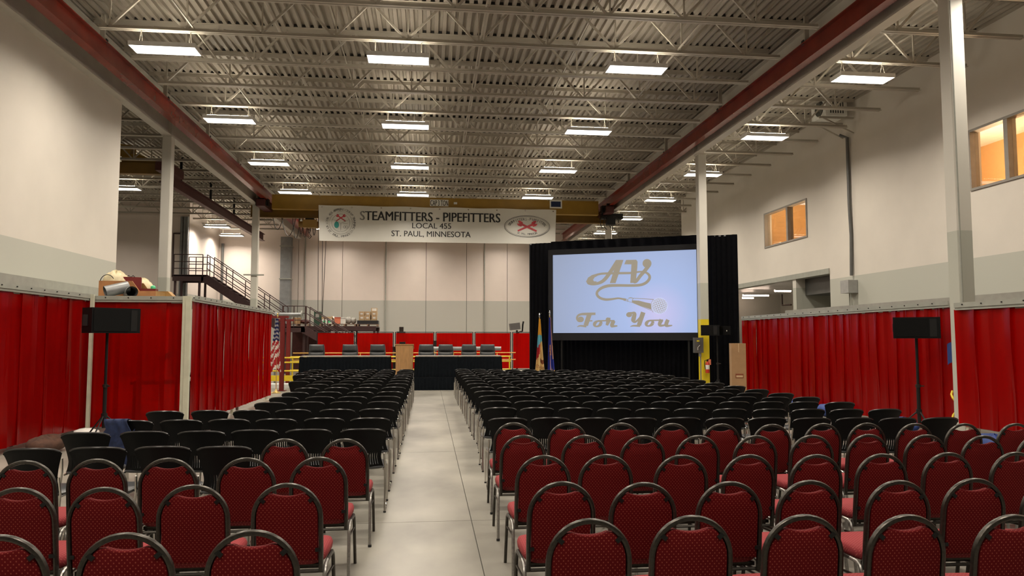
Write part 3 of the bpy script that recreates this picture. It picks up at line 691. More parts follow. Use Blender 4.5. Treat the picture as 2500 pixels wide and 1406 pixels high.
# ================================================================== welding booths: red strip curtains
def curtain(label, p0, p1, zt, zb, strip=0.36, posts=(), vinyl='red_vinyl', post_mat='post_cream', rail_h=0.12, side=1, wave=0.026):
    p0, p1 = Vector(p0), Vector(p1); d = p1 - p0; Ln = d.length; ang = math.atan2(d.y, d.x)
    t = thing('welding_curtain', label, 'curtain', (p0.x, p0.y, 0), ang, 'red welding booth curtains')
    b = MB().box(0, Ln, -0.03, 0.03, zt, zt + rail_h * 0.55).box(0, Ln, -0.045, -0.03, zt + rail_h * 0.35, zt + rail_h).box(0, Ln, 0.03, 0.045, zt - 0.02, zt + rail_h * 0.4)
    rail = b.build('top_rail', 'frame_grey', t)
    bolt = MB().cyl((0, -0.06, zt + rail_h * 0.72), (0, 0.06, zt + rail_h * 0.72), 0.011, 6).mesh('bolt', 'black_metal')
    for k in range(int(Ln / 0.42)): link('bolt', bolt, rail, (0.2 + 0.42 * k, 0, 0))
    n_ = max(1, round(Ln / strip)); wd = Ln / n_
    rng = random.Random(int(p0.x * 100 + p0.y * 10))
    mes = []
    for q in range(4):
        a1, a2, ph = rng.uniform(0.5, 1.4), rng.uniform(-1, 1), rng.uniform(0, 6)
        def fn(u, v, a1=a1, a2=a2, ph=ph):
            return ((u - 0.5) * wd * 1.24, wave * (a1 * math.cos((u - 0.5) * math.pi) + 0.8 * a2 * math.sin(v * 5 + ph) * u) + 0.006 * math.sin(u * 9 + v * 3 + ph), zb + (zt + 0.01 - zb) * v)
        mes.append(MB().sheet(fn, 6, 7, 0.003).mesh('strip', vinyl, True))
    for k in range(n_):
        o = link('strip', mes[rng.randrange(4)], t, (wd * (k + 0.5), (0.008 if k % 2 else -0.008), 0))
        o.rotation_euler.z = rng.uniform(-0.04, 0.04)
    for s_ in posts:
        MB().box(s_ - 0.03, s_ + 0.03, -0.03 + 0.075 * side, 0.03 + 0.075 * side, 0, zt + rail_h).box(s_ - 0.08, s_ + 0.08, -0.08 + 0.075 * side, 0.08 + 0.075 * side, 0, 0.012).build('post', post_mat, t)
    return t
curtain('red strip curtain at the left edge beside the speaker, running into the hall', (-6.5, 8.0), (-6.5, 15.05), 2.52, 0.10, 0.40, (0.3, 3.6, 6.98), side=-1)
curtain('red strip curtain facing the camera behind the left loudspeaker', (-6.42, 15.1), (-4.72, 15.1), 2.50, 0.10, 0.42, (1.68,), 'red_vinyl_clear', side=-1)
curtain('red strip curtain with torn gaps receding behind the left chairs', (-4.62, 15.15), (-4.65, 22.6), 2.52, 0.12, 0.30, (3.5, 7.35), side=1, wave=0.034)
curtain('long red strip curtain behind the right loudspeaker', (9.66, 21.9), (9.45, 12.45), 2.36, 0.10, 0.34, (0.1, 4.7, 9.2), side=1, wave=0.034)
curtain('red strip curtain at the right edge of the hall', (8.72, 11.35), (8.72, 6.5), 2.26, 0.36, 0.36, (0.08, 4.5), side=1, wave=0.034)
# cream corner posts of the left booth
for p, lab in (((-4.66, 15.02), 'pale cream corner post between the two left red curtains'),):
    t = thing('booth_post', lab, 'post', (p[0], p[1], 0))
    MB().box(-0.045, 0.045, -0.045, 0.045, 0, 2.62).build('shaft', 'post_cream', t)
    MB().box(-0.1, 0.1, -0.1, 0.1, 0, 0.012).build('foot_plate', 'frame_grey', t)
# booth partitions
o = MB().box(XL + 0.02, XL + 0.5, 4, 19.8, 2.35, 2.95).build('booth_ledge', 'frame_grey'); tag(o, 'grey ledge along the left wall above the red booths', 'ledge')
o = MB().box(10.9, 11.0, 12.2, 21.6, 0, 2.66).build('booth_partition', 'frame_grey'); tag(o, 'grey booth partition showing above the long right curtain', 'partition')
o = MB().box(11.2, 11.3, 5, 11.2, 0, 2.66).build('booth_partition', 'frame_grey'); tag(o, 'grey booth partition behind the curtain at the right edge', 'partition')
t = thing('booth_roof', 'grey flat roof board of the left corner booth carrying boxes', 'roof', (-6.3, 17.2, 2.54))
MB().box(-1.7, 1.6, -2.0, 2.4, 0.0, 0.06).build('board', 'frame_grey', t)
for sx in (-1.6, 1.5):
    for sy in (-1.9, 2.3): MB().box(sx - 0.03, sx + 0.03, sy - 0.03, sy + 0.03, -2.54, 0).build('post', 'frame_grey', t)
# welding benches inside the booths, seen through the vinyl
def bench(loc, rz, lab):
    t = thing('welding_bench', lab, 'bench', loc, rz, 'welding benches in the booths')
    MB().box(-0.6, 0.6, -0.4, 0.4, 0.84, 0.9).build('bench_top', 'gunmetal', t)
    for sx in (-0.52, 0.52):
        for sy in (-0.32, 0.32): MB().box(sx - 0.03, sx + 0.03, sy - 0.03, sy + 0.03, 0, 0.84).build('leg', 'gunmetal', t)
    MB().tube([(0.3, 0.2, 0.9), (0.3, 0.2, 1.35), (0.2, 0.0, 1.5), (-0.1, -0.1, 1.35)], 0.06, 8).build('fume_arm', 'galvanised', t)
bench((-5.6, 16.6, 0), 0.2, 'welding bench with bent arm inside the left corner booth'); bench((-7.3, 12.8, 0), 1.4, 'welding bench behind the curtain at the left edge')
bench((-5.9, 19.9, 0), 1.5, 'welding bench behind the receding left curtain')
bench((10.2, 14.5, 0), 1.6, 'welding bench behind the long right curtain, near end'); bench((10.3, 18.3, 0), 1.5, 'welding bench behind the long right curtain, far end')
bench((9.9, 9.3, 0), 1.6, 'welding bench behind the curtain at the right edge')

# ------------------------------------------------------------------ junk on the booth roof
zr = 2.60
def jp(px, Y): return P(px, 722, Y=Y).x
t = thing('wooden_trough', 'orange plywood box with sloped side on the booth roof', 'box', (jp(240, 15.7), 15.7, zr))
L_ = jp(380, 15.7) - jp(240, 15.7); hgt = 0.36
MB().prism([(0, 0), (L_, 0), (L_, 0.16), (L_ * 0.71, 0.16), (L_ * 0.58, hgt), (0, hgt)], 'y', 0, 0.02).build('front_panel', 'plywood', t)
MB().prism([(0, 0), (L_, 0), (L_, 0.16), (L_ * 0.71, 0.16), (L_ * 0.58, hgt), (0, hgt)], 'y', 0.6, 0.62).build('back_panel', 'plywood_dark', t)
MB().box(0, 0.02, 0.02, 0.6, 0, hgt).box(L_ - 0.02, L_, 0.02, 0.6, 0, 0.16).build('side_panel', 'plywood_dark', t)
MB().box(0.02, L_ - 0.02, 0.02, 0.6, 0, 0.02).build('bottom_panel', 'plywood_dark', t)
t = thing('duct_pipe', 'short tilted grey duct pipe lying against the plywood box', 'pipe', (jp(285, 15.4), 15.42, zr + 0.13))
b = MB().tube([(-0.18, -0.12, -0.02), (0.16, 0.12, 0.10)], 0.115, 16, caps=False); b.tube([(0.16, 0.12, 0.10), (-0.18, -0.12, -0.02)], 0.105, 16, caps=False); b.build('pipe_wall', 'galvanised', t, True)
t = thing('duct_elbow', 'short grey duct pipe with dark open end on the booth roof', 'pipe', (jp(322, 15.35), 15.36, zr + 0.115))
b = MB().tube([(-0.16, 0.25, 0), (0.02, -0.06, 0)], 0.11, 16, caps=False); b.tube([(0.02, -0.06, 0), (-0.16, 0.25, 0)], 0.098, 16, caps=False); b.build('pipe_wall', 'galvanised', t, True)
MB().cyl((-0.155, 0.24, 0), (-0.165, 0.256, 0), 0.1, 16).build('end_disc', 'dark_gap', t)
def crumple(name, lab, cat, c, sx, sy, sz, m, seed, extra=None):
    rng = random.Random(seed)
    o = MB().sheet(lambda u, v: (sx * math.cos(2 * math.pi * u) * math.sin(math.pi * v) * (1 + 0.10 * math.sin(5 * u * 6.28 + seed) * math.sin(4 * v * 3)), sy * math.sin(2 * math.pi * u) * math.sin(math.pi * v),
                                sz * (1 - math.cos(math.pi * v)) * 0.5 * (1 + 0.08 * math.sin(7 * u * 6.28 + v * 9))), 20, 10).build(name, m, None, True, loc=c, ang=80)
    return tag(o, lab, cat)
crumple('foam_bundle', 'lumpy cream foam bundle in the plywood box, leftmost', 'bundle', (jp(281, 15.95), 15.98, zr + 0.03), 0.25, 0.25, 0.54, 'foam_cream', 1)
crumple('foam_bundle', 'flat cream plastic bundle between the red box and wood offcut', 'bundle', (jp(340, 16.9), 16.9, zr), 0.30, 0.25, 0.50, 'foam_cream', 4)
t = thing('red_tool_box', 'dark red steel box standing in the plywood box', 'box', (jp(318, 16.05), 16.05, zr + 0.02), 0.3)
MB().box(-0.17, 0.2, -0.13, 0.13, 0, 0.44).build('case', 'red_paint', t)
MB().tube([(-0.08, 0, 0.44), (-0.04, 0, 0.48), (0, 0, 0.445), (0.04, 0, 0.48), (0.08, 0, 0.44)], 0.01, 5).build('handle', 'cable', t)
o = MB().box(-0.22, 0.22, -0.1, 0.12, 0, 0.2).build('red_board', 'red_paint', None, loc=(jp(352, 15.95), 16.0, zr + 0.02), rotz=0.1); tag(o, 'faded red block lying beside the duct pipes', 'block')
t = thing('wood_offcut', 'ochre wooden offcut with yellow tag at the booth corner', 'wood', (jp(402, 16.4), 16.4, zr))
MB().prism([(-0.22, 0), (0.22, 0), (0.22, 0.07), (0.1, 0.19), (-0.22, 0.19)], 'y', -0.12, 0.12).build('block', 'plywood_dark', t)
MB().prism([(-0.2, 0.08), (0.05, 0.07), (0.06, 0.14), (-0.02, 0.17), (-0.2, 0.16)], 'y', -0.13, -0.121).build('tag', 'yellow_tape', t)
o = MB().lathe([(0.05, 0), (0.05, 0.05), (0.02, 0.07)], 10).build('green_cap', 'green_light', None, loc=(jp(362, 15.75), 16.0, zr + 0.22)); tag(o, 'small bright green cap on top of the red block', 'cap')  # a plain green cap, no lamp
t = thing('wire_hoop', 'thin dark wire hoop standing in the plywood box', 'hoop', (jp(260, 15.75), 15.76, zr + 0.02))
MB().tube([(0.14 * math.cos(k * math.pi / 12), 0, 0.30 + 0.17 * math.sin(k * math.pi / 12)) for k in range(13)], 0.008, 5).tube([(-0.14, 0, 0.3), (-0.14, 0, 0)], 0.008, 5).tube([(0.14, 0, 0.3), (0.14, 0, 0)], 0.008, 5).build('wire', 'cable', t)

# ================================================================== stage, head tables, lectern
SY = 26.0
def pleat(mb, x0, x1, y, z0, z1, pitch=0.14, amp=0.022, flare=0.0):
    n_ = int((x1 - x0) / pitch * 6)
    mb.sheet(lambda u, v: (x0 + (x1 - x0) * u + flare * (1 - v) * (2 * u - 1), y - 0.01 + amp * (1.15 - 0.7 * v) * math.sin((x0 + (x1 - x0) * u) * 6.283 / pitch + 1.2 * math.sin((x0 + (x1 - x0) * u) * 2.3)), z0 + (z1 - z0) * v), n_, 3, 0.006)
    return mb
st = thing('stage_riser', 'low black-skirted stage platform under the head tables', 'stage', (0, SY, 0))
MB().box(-4.35, 2.55, 0.10, 4.2, 0.40, 0.45).build('deck', 'screen_border', st)
pleat(MB(), -4.38, 2.58, 0.05, 0.005, 0.452).build('skirt', 'black_cloth', st, True)
for x in (-4.2, -2.0, 0.3, 2.4):
    for y in (0.3, 4.0): MB().box(x - 0.03, x + 0.03, y - 0.03, y + 0.03, 0, 0.4).build('leg', 'black_metal', st)
def head_table(x0, x1, lab):
    t = thing('head_table', lab, 'table', ((x0 + x1) / 2, SY + 0.12, 0.45), group='black skirted head tables')
    h = (x1 - x0) / 2
    MB().box(-h, h, 0, 0.75, 0.72, 0.75).build('table_top', 'table_top', t)
    pleat(MB(), -h, h, -0.015, 0.005, 0.715, 0.12, 0.018, 0.03).build('skirt', 'black_cloth', t, True)
    for s in (-1, 1):
        MB().sheet(lambda u, v: (s * (h + 0.012 + 0.03 * (1 - v) + 0.012 * math.sin(u * 40)), 0.75 * u, 0.005 + 0.71 * v), 24, 2, 0.006).build('end_skirt', 'black_cloth', t, True)
        MB().box(s * (h - 0.15) - 0.02, s * (h - 0.15) + 0.02, 0.6, 0.64, 0, 0.72).build('leg', 'black_metal', t)
head_table(-4.38, -1.34, 'long black-skirted head table left of the wooden lectern')
head_table(-0.44, 1.055, 'black-skirted head table just right of the lectern'); head_table(1.075, 2.57, 'black-skirted head table next to the yellow railing')
lc = thing('lectern', 'oak lectern standing between the two head tables', 'lectern', (P(987, 870, Y=SY + 0.3).x, SY + 0.3, 0.45))
lw = 0.30
MB().box(-lw, lw, 0, 0.02, 0, 1.13).build('front_panel', 'oak', lc)
for s in (-1, 1): MB().prism([(0.02, 0), (0.45, 0), (0.45, 1.0), (0.02, 1.13)], 'x', s * lw - 0.01 * (s + 1), s * lw - 0.01 * (s - 1)).build('side_panel', 'oak', lc)
MB().add([(-lw - 0.03, -0.03, 1.13), (lw + 0.03, -0.03, 1.13), (lw + 0.03, 0.48, 0.985), (-lw - 0.03, 0.48, 0.985), (-lw - 0.03, -0.03, 1.16), (lw + 0.03, -0.03, 1.16), (lw + 0.03, 0.48, 1.015), (-lw - 0.03, 0.48, 1.015)],
         [(0, 3, 2, 1), (4, 5, 6, 7), (0, 1, 5, 4), (1, 2, 6, 5), (2, 3, 7, 6), (3, 0, 4, 7)]).build('reading_top', 'oak', lc)
def exec_chair():
    t = thing('executive_chair', 'x', 'chair', group='black leather chairs at the head tables')
    def cushion(w0, w1, z0, z1, y0, th, puff):
        b = MB()
        def fn(u, v, s):
            a = 2 * u - 1; z = z0 + (z1 - z0) * v; w_ = w0 + (w1 - w0) * v
            e = (1 - abs(a) ** 6) * (1 - abs(2 * v - 1) ** 6)
            return (a * w_, y0 - 0.12 * (z - 0.5) + s * (th * 0.35 + puff * e), z)
        b.sheet(lambda u, v: fn(u, v, 1), 10, 10).sheet(lambda u, v: fn(1 - u, v, -1), 10, 10)
        b.box(-w0 * 0.98, w0 * 0.98, y0 - 0.12 * (z0 - 0.5) - th * 0.3, y0 - 0.12 * (z0 - 0.5) + th * 0.3, z0 - 0.004, z0 + 0.01)
        return b
    # the sitter faces the camera: the upholstered front is towards -y
    MB().sheet(lambda u, v: ((2 * u - 1) * (0.27 + 0.015 * math.sin(v * 3)) * (1 - 0.10 * v ** 6), 0.30 + 0.10 * v, 0.42 + 0.72 * v), 8, 12, 0.05).build('back_shell', 'leather', t, True)
    cushion(0.255, 0.265, 0.46, 0.86, 0.30, 0.10, 0.05).build('backrest', 'leather', t, True, ang=60)
    cushion(0.265, 0.245, 0.885, 1.14, 0.335, 0.10, 0.06).build('headrest', 'leather', t, True, ang=60)
    for k in range(6): MB().tube([(-0.15 + 0.06 * k, 0.205, 0.50), (-0.15 + 0.06 * k, 0.20, 0.66)], 0.008, 5).build('seam', 'black_metal', t)
    MB().prism([(-0.26, -0.28), (0.26, -0.28), (0.27, 0.28), (-0.27, 0.28)], 'z', 0.40, 0.50).build('seat', 'leather', t)
    for s in (-1, 1): MB().tube([(s * 0.29, 0.2, 0.45), (s * 0.31, 0.2, 0.62), (s * 0.31, -0.15, 0.66), (s * 0.29, -0.2, 0.45)], 0.025, 6).build('armrest', 'leather', t)
    MB().cyl((0, 0, 0.08), (0, 0, 0.40), 0.03, 8).build('gas_lift', 'black_metal', t)
    for k in range(5):
        a = k * 2 * math.pi / 5; MB().bar((0, 0, 0.09), (0.30 * math.cos(a), 0.30 * math.sin(a), 0.06), 0.05, 0.03).build('base_arm', 'black_metal', t)
        MB().cyl((0.30 * math.cos(a) - 0.02, 0.30 * math.sin(a), 0.03), (0.30 * math.cos(a) + 0.02, 0.30 * math.sin(a), 0.03), 0.03, 8).build('caster', 'black_metal', t)
    return t
ec = exec_chair()
places = [(773, 'at the left end of the left head table'), (854, 'in the middle of the left head table'), (921, 'left of and nearest to the lectern'), (1041, 'right of and nearest to the lectern'),
          (1087, 'second to the right of the lectern'), (1145, 'third to the right of the lectern'), (1190, 'at the right end of the right head table')]
for k, (px, w_) in enumerate(places):
    x = P(px, 860, Y=27.45).x; lab = 'black leather swivel chair ' + w_
    if k == 0: ec.location = (x, 27.1, 0.45); ec['label'] = lab
    else: dup(ec, (x, 27.1, 0.45), random.uniform(-0.06, 0.06), lab)

# ------------------------------------------------------------------ screen, drape, flags
SL, SR = Vector((4.42, 26.0, 0)), Vector((8.93, 23.8, 0)); sd = (SR - SL); SW = sd.length; sang = math.atan2(sd.y, sd.x); su = sd.normalized(); sn = Vector((su.y, -su.x, 0))
SZ0, SZ1 = 2.0, 4.79
scn = thing('projection_screen', 'large projection screen with a pale blue logo slide', 'screen', ((SL + SR) / 2), sang)
h = SW / 2; zc = (SZ0 + SZ1) / 2; hh2 = (SZ1 - SZ0) / 2
srf = MB().box(-h, h, -0.01, 0.01, -hh2, hh2).build('screen_surface', 'slide_blue', scn, loc=(0, 0, zc))
fw = 0.17
MB().box(-h - fw, h + fw, -0.03, 0.03, SZ1, SZ1 + fw + 0.02).box(-h - fw, h + fw, -0.03, 0.03, SZ0 - 0.26, SZ0).box(-h - fw, -h, -0.03, 0.03, SZ0, SZ1).box(h, h + fw * 0.4, -0.03, 0.03, SZ0, SZ1).build('border', 'screen_border', scn)
for s in (-1, 1):
    MB().box(s * (h - 0.3) - 0.03, s * (h - 0.3) + 0.03, 0.02, 0.08, 0, SZ0 - 0.2).box(s * (h - 0.3) - 0.03, s * (h - 0.3) + 0.03, -0.2, 0.5, 0, 0.04).build('leg', 'black_metal', scn)
zl_, zr_ = 1.068, 1.0
def LS(cx, cy):
    """slide artwork position -> screen-local x, z"""
    px, py = 1380 + cx / 6.697, 610 + cy / 6.697
    u = (px - 1350) / 351.0; tt = u * zl_ / (zr_ * (1 - u) + u * zl_)
    top, bot = 622 - 11 * u, 812 + 2 * u; v = (bot - py) / (bot - top)
    return -h + SW * tt, -hh2 + 2 * hh2 * v
def stroke(b, pts, k=8, smooth=True, y=-0.016):
    q = catmull(pts, k) if smooth else pts; vs = []
    for i, (x, z, w_) in enumerate(q):
        a_, c_ = q[max(i - 1, 0)], q[min(i + 1, len(q) - 1)]; dx, dz = c_[0] - a_[0], c_[1] - a_[1]; l_ = math.hypot(dx, dz) or 1
        nx, nz = -dz / l_ * w_ / 2, dx / l_ * w_ / 2
        for s in (-1, 1):
            X_, Z_ = LS(x + s * nx, z + s * nz); vs.append((X_, y, Z_))
    b.add(vs, [(2 * i, 2 * i + 1, 2 * i + 3, 2 * i + 2) for i in range(len(q) - 1)])
def disc(b, x, z, rx, rz, n_=24, y=-0.016):
    vs = []
    for k in range(n_):
        X_, Z_ = LS(x + rx * math.cos(6.2832 * k / n_), z + rz * math.sin(6.2832 * k / n_)); vs.append((X_, y, Z_))
    b.add(vs, [tuple(range(n_))])
def pgon(b, pts, y=-0.016):
    b.add([(LS(x, z)[0], y, LS(x, z)[1]) for x, z in pts], [tuple(range(len(pts)))])
b = MB()
pgon(b, [(838, 168), (955, 168), (822, 548), (728, 548), (800, 330), (835, 215)])
stroke(b, [(858, 185, 62), (760, 335, 62), (660, 470, 58), (585, 530, 52), (500, 556, 46), (420, 556, 46), (365, 530, 50)])
pgon(b, [(340, 520), (372, 455), (440, 412), (520, 390), (600, 380), (600, 408), (540, 420), (480, 452), (455, 490), (468, 515), (520, 518), (470, 562), (420, 578), (375, 568)])
stroke(b, [(520, 405, 30), (600, 392, 34), (720, 388, 36), (900, 386, 38), (1080, 384, 36), (1220, 366, 28), (1310, 375, 34), (1370, 420, 42), (1376, 480, 46), (1320, 545, 46), (1220, 583, 44), (1050, 590, 42), (850, 586, 44),
           (700, 592, 48), (590, 628, 46), (525, 685, 42), (520, 740, 42), (570, 790, 42), (660, 815, 40), (760, 810, 34), (860, 797, 28), (930, 808, 30), (985, 822, 36)])
pgon(b, [(968, 241), (998, 170), (1165, 168), (1186, 200), (1180, 300), (1160, 470), (1160, 548), (1062, 548), (1085, 243)])
stroke(b, [(1115, 535, 40), (1160, 520, 52), (1230, 430, 56), (1310, 340, 60), (1380, 250, 62)])
disc(b, 1340, 230, 73, 73)
b.build('logo_letters', 'slide_grey', srf)
b = MB()
pgon(b, [(1085, 832), (1200, 838), (1310, 868), (1392, 885), (1400, 985), (1300, 950), (1180, 905), (1085, 860)])
stroke(b, [(1100, 797, 8), (1440, 820, 10)], smooth=False); stroke(b, [(1000, 840, 6), (1090, 868, 7), (1400, 1000, 7)], smooth=False)
stroke(b, [(1030, 800, 10), (1060, 790, 12), (1105, 800, 10), (1090, 830, 8)], 4)
for k in range(5): stroke(b, [(960 + 16 * k, 795 + 4 * k, 8), (955 + 16 * k, 838 + 4 * k, 8)], smooth=False)
stroke(b, [(1440, 820, 7), (1405, 880, 7), (1400, 970, 7), (1430, 1030, 7)], 4)
b.build('microphone_body', 'slide_grey', srf)
b = MB(); disc(b, 1535, 925, 134, 134, 32, -0.013); b.build('microphone_head', 'slide_white', srf)
b = MB()
for i in range(-6, 7):
    for j in range(-6, 7):
        a_, c_ = i * 0.235, j * 0.235
        if a_ * a_ + c_ * c_ < 1.95:
            r_ = math.hypot(a_, c_); k_ = math.sin(min(r_, 1.5)) / r_ if r_ else 1
            x_, z_ = a_ * k_ * 128, c_ * k_ * 128; x_, z_ = x_ * 0.94 - z_ * 0.34, x_ * 0.34 + z_ * 0.94; s_ = 11 * math.cos(min(r_, 1.35)) + 3
            pgon(b, [(1535 + x_ - s_, 925 + z_), (1535 + x_, 925 + z_ - s_), (1535 + x_ + s_, 925 + z_), (1535 + x_, 925 + z_ + s_)], -0.017)
b.build('microphone_grille', 'slide_grey', srf)['kind'] = 'stuff'
b = MB()
disc(b, 250, 1135, 50, 46); stroke(b, [(262, 1170, 20), (215, 1160, 34), (190, 1120, 36), (205, 1075, 34), (260, 1052, 38), (350, 1048, 42), (490, 1046, 40)])
stroke(b, [(392, 1050, 78), (330, 1235, 72)], smooth=False); stroke(b, [(190, 1256, 10), (240, 1240, 24), (340, 1250, 34)], 6); stroke(b, [(370, 1162, 20), (440, 1160, 18)], smooth=False)
for cx in (525, 1368):
    stroke(b, [(cx + 50 * math.cos(q) - 18 * math.sin(q), 1208 + 44 * math.sin(q), 40 + 14 * math.cos(2 * q)) for q in [k * 6.2832 / 16 for k in range(17)]], 3)
stroke(b, [(530, 1162, 24), (650, 1160, 22), (800, 1162, 24)], smooth=False)
stroke(b, [(690, 1140, 56), (700, 1160, 70), (672, 1235, 40)], 4); disc(b, 690, 1140, 34, 32); stroke(b, [(725, 1112, 16), (715, 1150, 40)], smooth=False)
stroke(b, [(785, 1162, 66), (755, 1235, 60), (775, 1250, 40), (845, 1246, 18)], 5)
disc(b, 1038, 1066, 48, 40); stroke(b, [(1020, 1040, 28), (1080, 1038, 32), (1125, 1050, 60), (1112, 1120, 72), (1108, 1160, 70), (1140, 1182, 36), (1200, 1130, 30), (1265, 1050, 40)], 6)
stroke(b, [(1268, 1028, 76), (1195, 1238, 70)], smooth=False); stroke(b, [(1055, 1258, 10), (1110, 1246, 26), (1215, 1250, 34)], 6)
stroke(b, [(1375, 1162, 24), (1500, 1160, 22), (1590, 1160, 24)], smooth=False)
stroke(b, [(1565, 1152, 66), (1530, 1225, 56), (1560, 1248, 36), (1640, 1235, 26)], 5); stroke(b, [(1668, 1152, 60), (1638, 1230, 62), (1660, 1252, 40), (1738, 1246, 16)], 5)
b.build('slide_lettering', 'slide_grey', srf)

DL = SL + su * -1.05 + sn * -0.35; DR = SR + su * 1.28 + sn * -0.35; DWd = (DR - DL).length
dr = thing('stage_drape', 'tall black pipe-and-drape backdrop around the projection screen', 'drape', DL, sang)
zl, zrr = P(1281, 592, Y=DL.y).z, P(1784, 572, Y=DR.y).z; ZT = (zl + zrr) / 2
def dpanel(x0, x1, z0, z1, nm, pitch=0.17, amp=0.035, yo=0.0):
    MB().sheet(lambda u, v: (x0 + (x1 - x0) * u, yo + amp * (1 - 0.5 * v) * math.sin((x0 + (x1 - x0) * u) * 6.283 / pitch + 1.6 * math.sin(x0 + u * 3)) + 0.02 * math.sin(u * 9 + 2 * v), z0 + (z1 - z0) * v), int((x1 - x0) / pitch * 6), 6, 0.006).build(nm, 'drape_black', dr, True)
npan = 5
for k in range(npan): dpanel(DWd * k / npan, DWd * (k + 1) / npan + 0.02, 0.01, ZT, 'panel', yo=0.1 if k % 2 else 0.16)
dpanel(0.85, DWd - 0.95, SZ1 + 0.12, ZT + 0.02, 'valance', 0.4, 0.05, 0.02)
for k in range(npan + 1):
    x = DWd * k / npan; MB().cyl((x, 0.2, 0), (x, 0.2, ZT - 0.03), 0.025, 8).box(x - 0.2, x + 0.2, 0.05, 0.45, 0, 0.012).build('upright', 'screen_border', dr)
MB().cyl((0, 0.2, ZT - 0.03), (DWd, 0.2, ZT - 0.03), 0.022, 8).build('crossbar', 'galvanised', dr)

def flag(px, py_top, Y, label, mats, mif, wtop, wbot, zb, nv=26, nu=14, topper='spear', lean=0.0, foot=True, text=None, sway=0.0):
    q = P(px, py_top, Y=Y); t = thing('flag_on_stand', label, 'flag', (q.x, Y, 0)); zt = q.z
    pole_m = 'brass'
    MB().cyl((0, 0, 0.03), (0, 0, zt - 0.16), 0.014, 8).build('pole', 'oak' if topper == 'eagle2' else 'brass', t)
    MB().lathe([(0.16, 0), (0.16, 0.02), (0.08, 0.05), (0.03, 0.09), (0.02, 0.14)], 16).build('stand', 'brass' if topper != 'eagle' else 'chrome', t, True)
    if topper == 'spear': MB().lathe([(0.012, 0), (0.03, 0.03), (0.012, 0.06), (0.03, 0.09), (0.0, 0.2)], 10, (0, 0, zt - 0.18)).build('spear_tip', 'chrome', t, True)
    else:
        MB().lathe([(0.02, 0), (0.03, 0.03), (0.012, 0.05), (0.025, 0.09), (0.0, 0.15)], 10, (0, 0, zt - 0.18)).prism([(0.0, zt - 0.10), (0.10, zt - 0.01), (0.03, zt - 0.06)], 'y', -0.012, 0.012).prism([(0.0, zt - 0.10), (-0.10, zt - 0.04), (-0.03, zt - 0.08)], 'y', -0.012, 0.012).build('eagle_topper', 'brass' if topper == 'eagle2' else 'chrome', t)
    z1 = zt - 0.24
    def fn(u, v):     # v: 0 bottom .. 1 top
        w_ = wbot + (wtop - wbot) * v ** 0.8; s_ = 1 - v
        return ((u - 0.5) * w_ + sway * s_ + lean * s_ * s_, -0.03 - 0.05 * math.cos(u * 12.0 + 0.8 * s_) * (0.3 + s_) , zb + (z1 - zb) * v - 0.06 * math.sin(u * 9) * s_)
    MB().sheet(fn, nu, nv, 0.004, mif=mif).build('cloth', mats, t, True)
    return t
def us(i, j):
    v, u = j / 26, i / 14
    if v > 0.56: return 1 if ((i + j) % 2 == 0 and j % 2 == 0) else 2
    return int((v * 13 - u * 3.4) * 1.0) % 2
flag(678, 760, 25.3, 'united states flag with gold fringe on a stand beside red posts', ['flag_red', 'flag_white', 'flag_blue'], us, 0.08, 0.44, 0.74, topper='eagle2', sway=-0.05)
def uni(i, j):
    v, u = j / 26, i / 14
    if v > 0.66: return 0
    if v > 0.43 + 0.14 * u: return 1
    if v > 0.20 + 0.22 * u and u < 0.55: return 2
    if 0.13 < v < 0.19 + 0.04 * u and u > 0.5: return 3
    return 4
uf = flag(1317, 762, 25.9, 'gold, sky blue and red union flag left of the screen', ['flag_gold', 'flag_sky', 'flag_red', 'flag_brown', 'flag_tan'], uni, 0.05, 0.34, 0.66, topper='eagle')
b = MB(); text_mb(b, 'STATE', width=0.30, height=0.10, place=lambda x, y: (0.0 + x * 0.9 + y * 0.1, -0.115, 0.80 + y - x * 0.33), bold=0.01); b.build('lettering', 'flag_brown', uf)
def mn(i, j):
    v, u = j / 26, i / 14
    if i >= 12 and v > 0.25: return 1
    if 0.28 < v < 0.48 and 3 < i < 10: return (2 if (i * 3 + j * 5) % 4 < 2 else 1)
    if v < 0.05 and i > 7: return 3
    if i in (5,) and v < 0.3: return 1
    return 0
flag(1342, 758, 25.45, 'royal blue state flag with fringe beside the screen edge', ['flag_royal', 'flag_pink', 'flag_brown', 'flag_gold'], mn, 0.05, 0.26, 0.60, lean=0.04)

# ------------------------------------------------------------------ gear on the yellow column, tall carton
def speaker(label, loc, rz, w_=0.72, hgt=0.42, dp=0.42, face=0):
    """cabinet lying on its side; local -y is the side turned to the camera"""
    t = thing('loudspeaker', label, 'speaker', loc, rz, 'black loudspeakers')
    c = 0.10
    MB().prism([(-w_ / 2, -dp / 2), (w_ / 2, -dp / 2), (w_ / 2, dp / 2 - c), (w_ / 2 - c, dp / 2), (-w_ / 2 + c, dp / 2), (-w_ / 2, dp / 2 - c)], 'z', 0, hgt).build('cabinet', 'black_plastic', t)
    MB().box(-w_ / 2 + 0.03, w_ / 2 - 0.20, -dp / 2 - 0.012, -dp / 2 - 0.001, 0.03, hgt - 0.03).build('grille', 'mesh_grille', t)
    MB().box(w_ / 2 - 0.17, w_ / 2 - 0.06, -dp / 2 - 0.006, -dp / 2 - 0.001, 0.03, hgt - 0.03).build('horn', 'black_metal', t)
    MB().box(-w_ / 2 - 0.006, -w_ / 2, -0.08, 0.08, 0.12, hgt - 0.12).build('handle_cup', 'rubber', t)
    return t
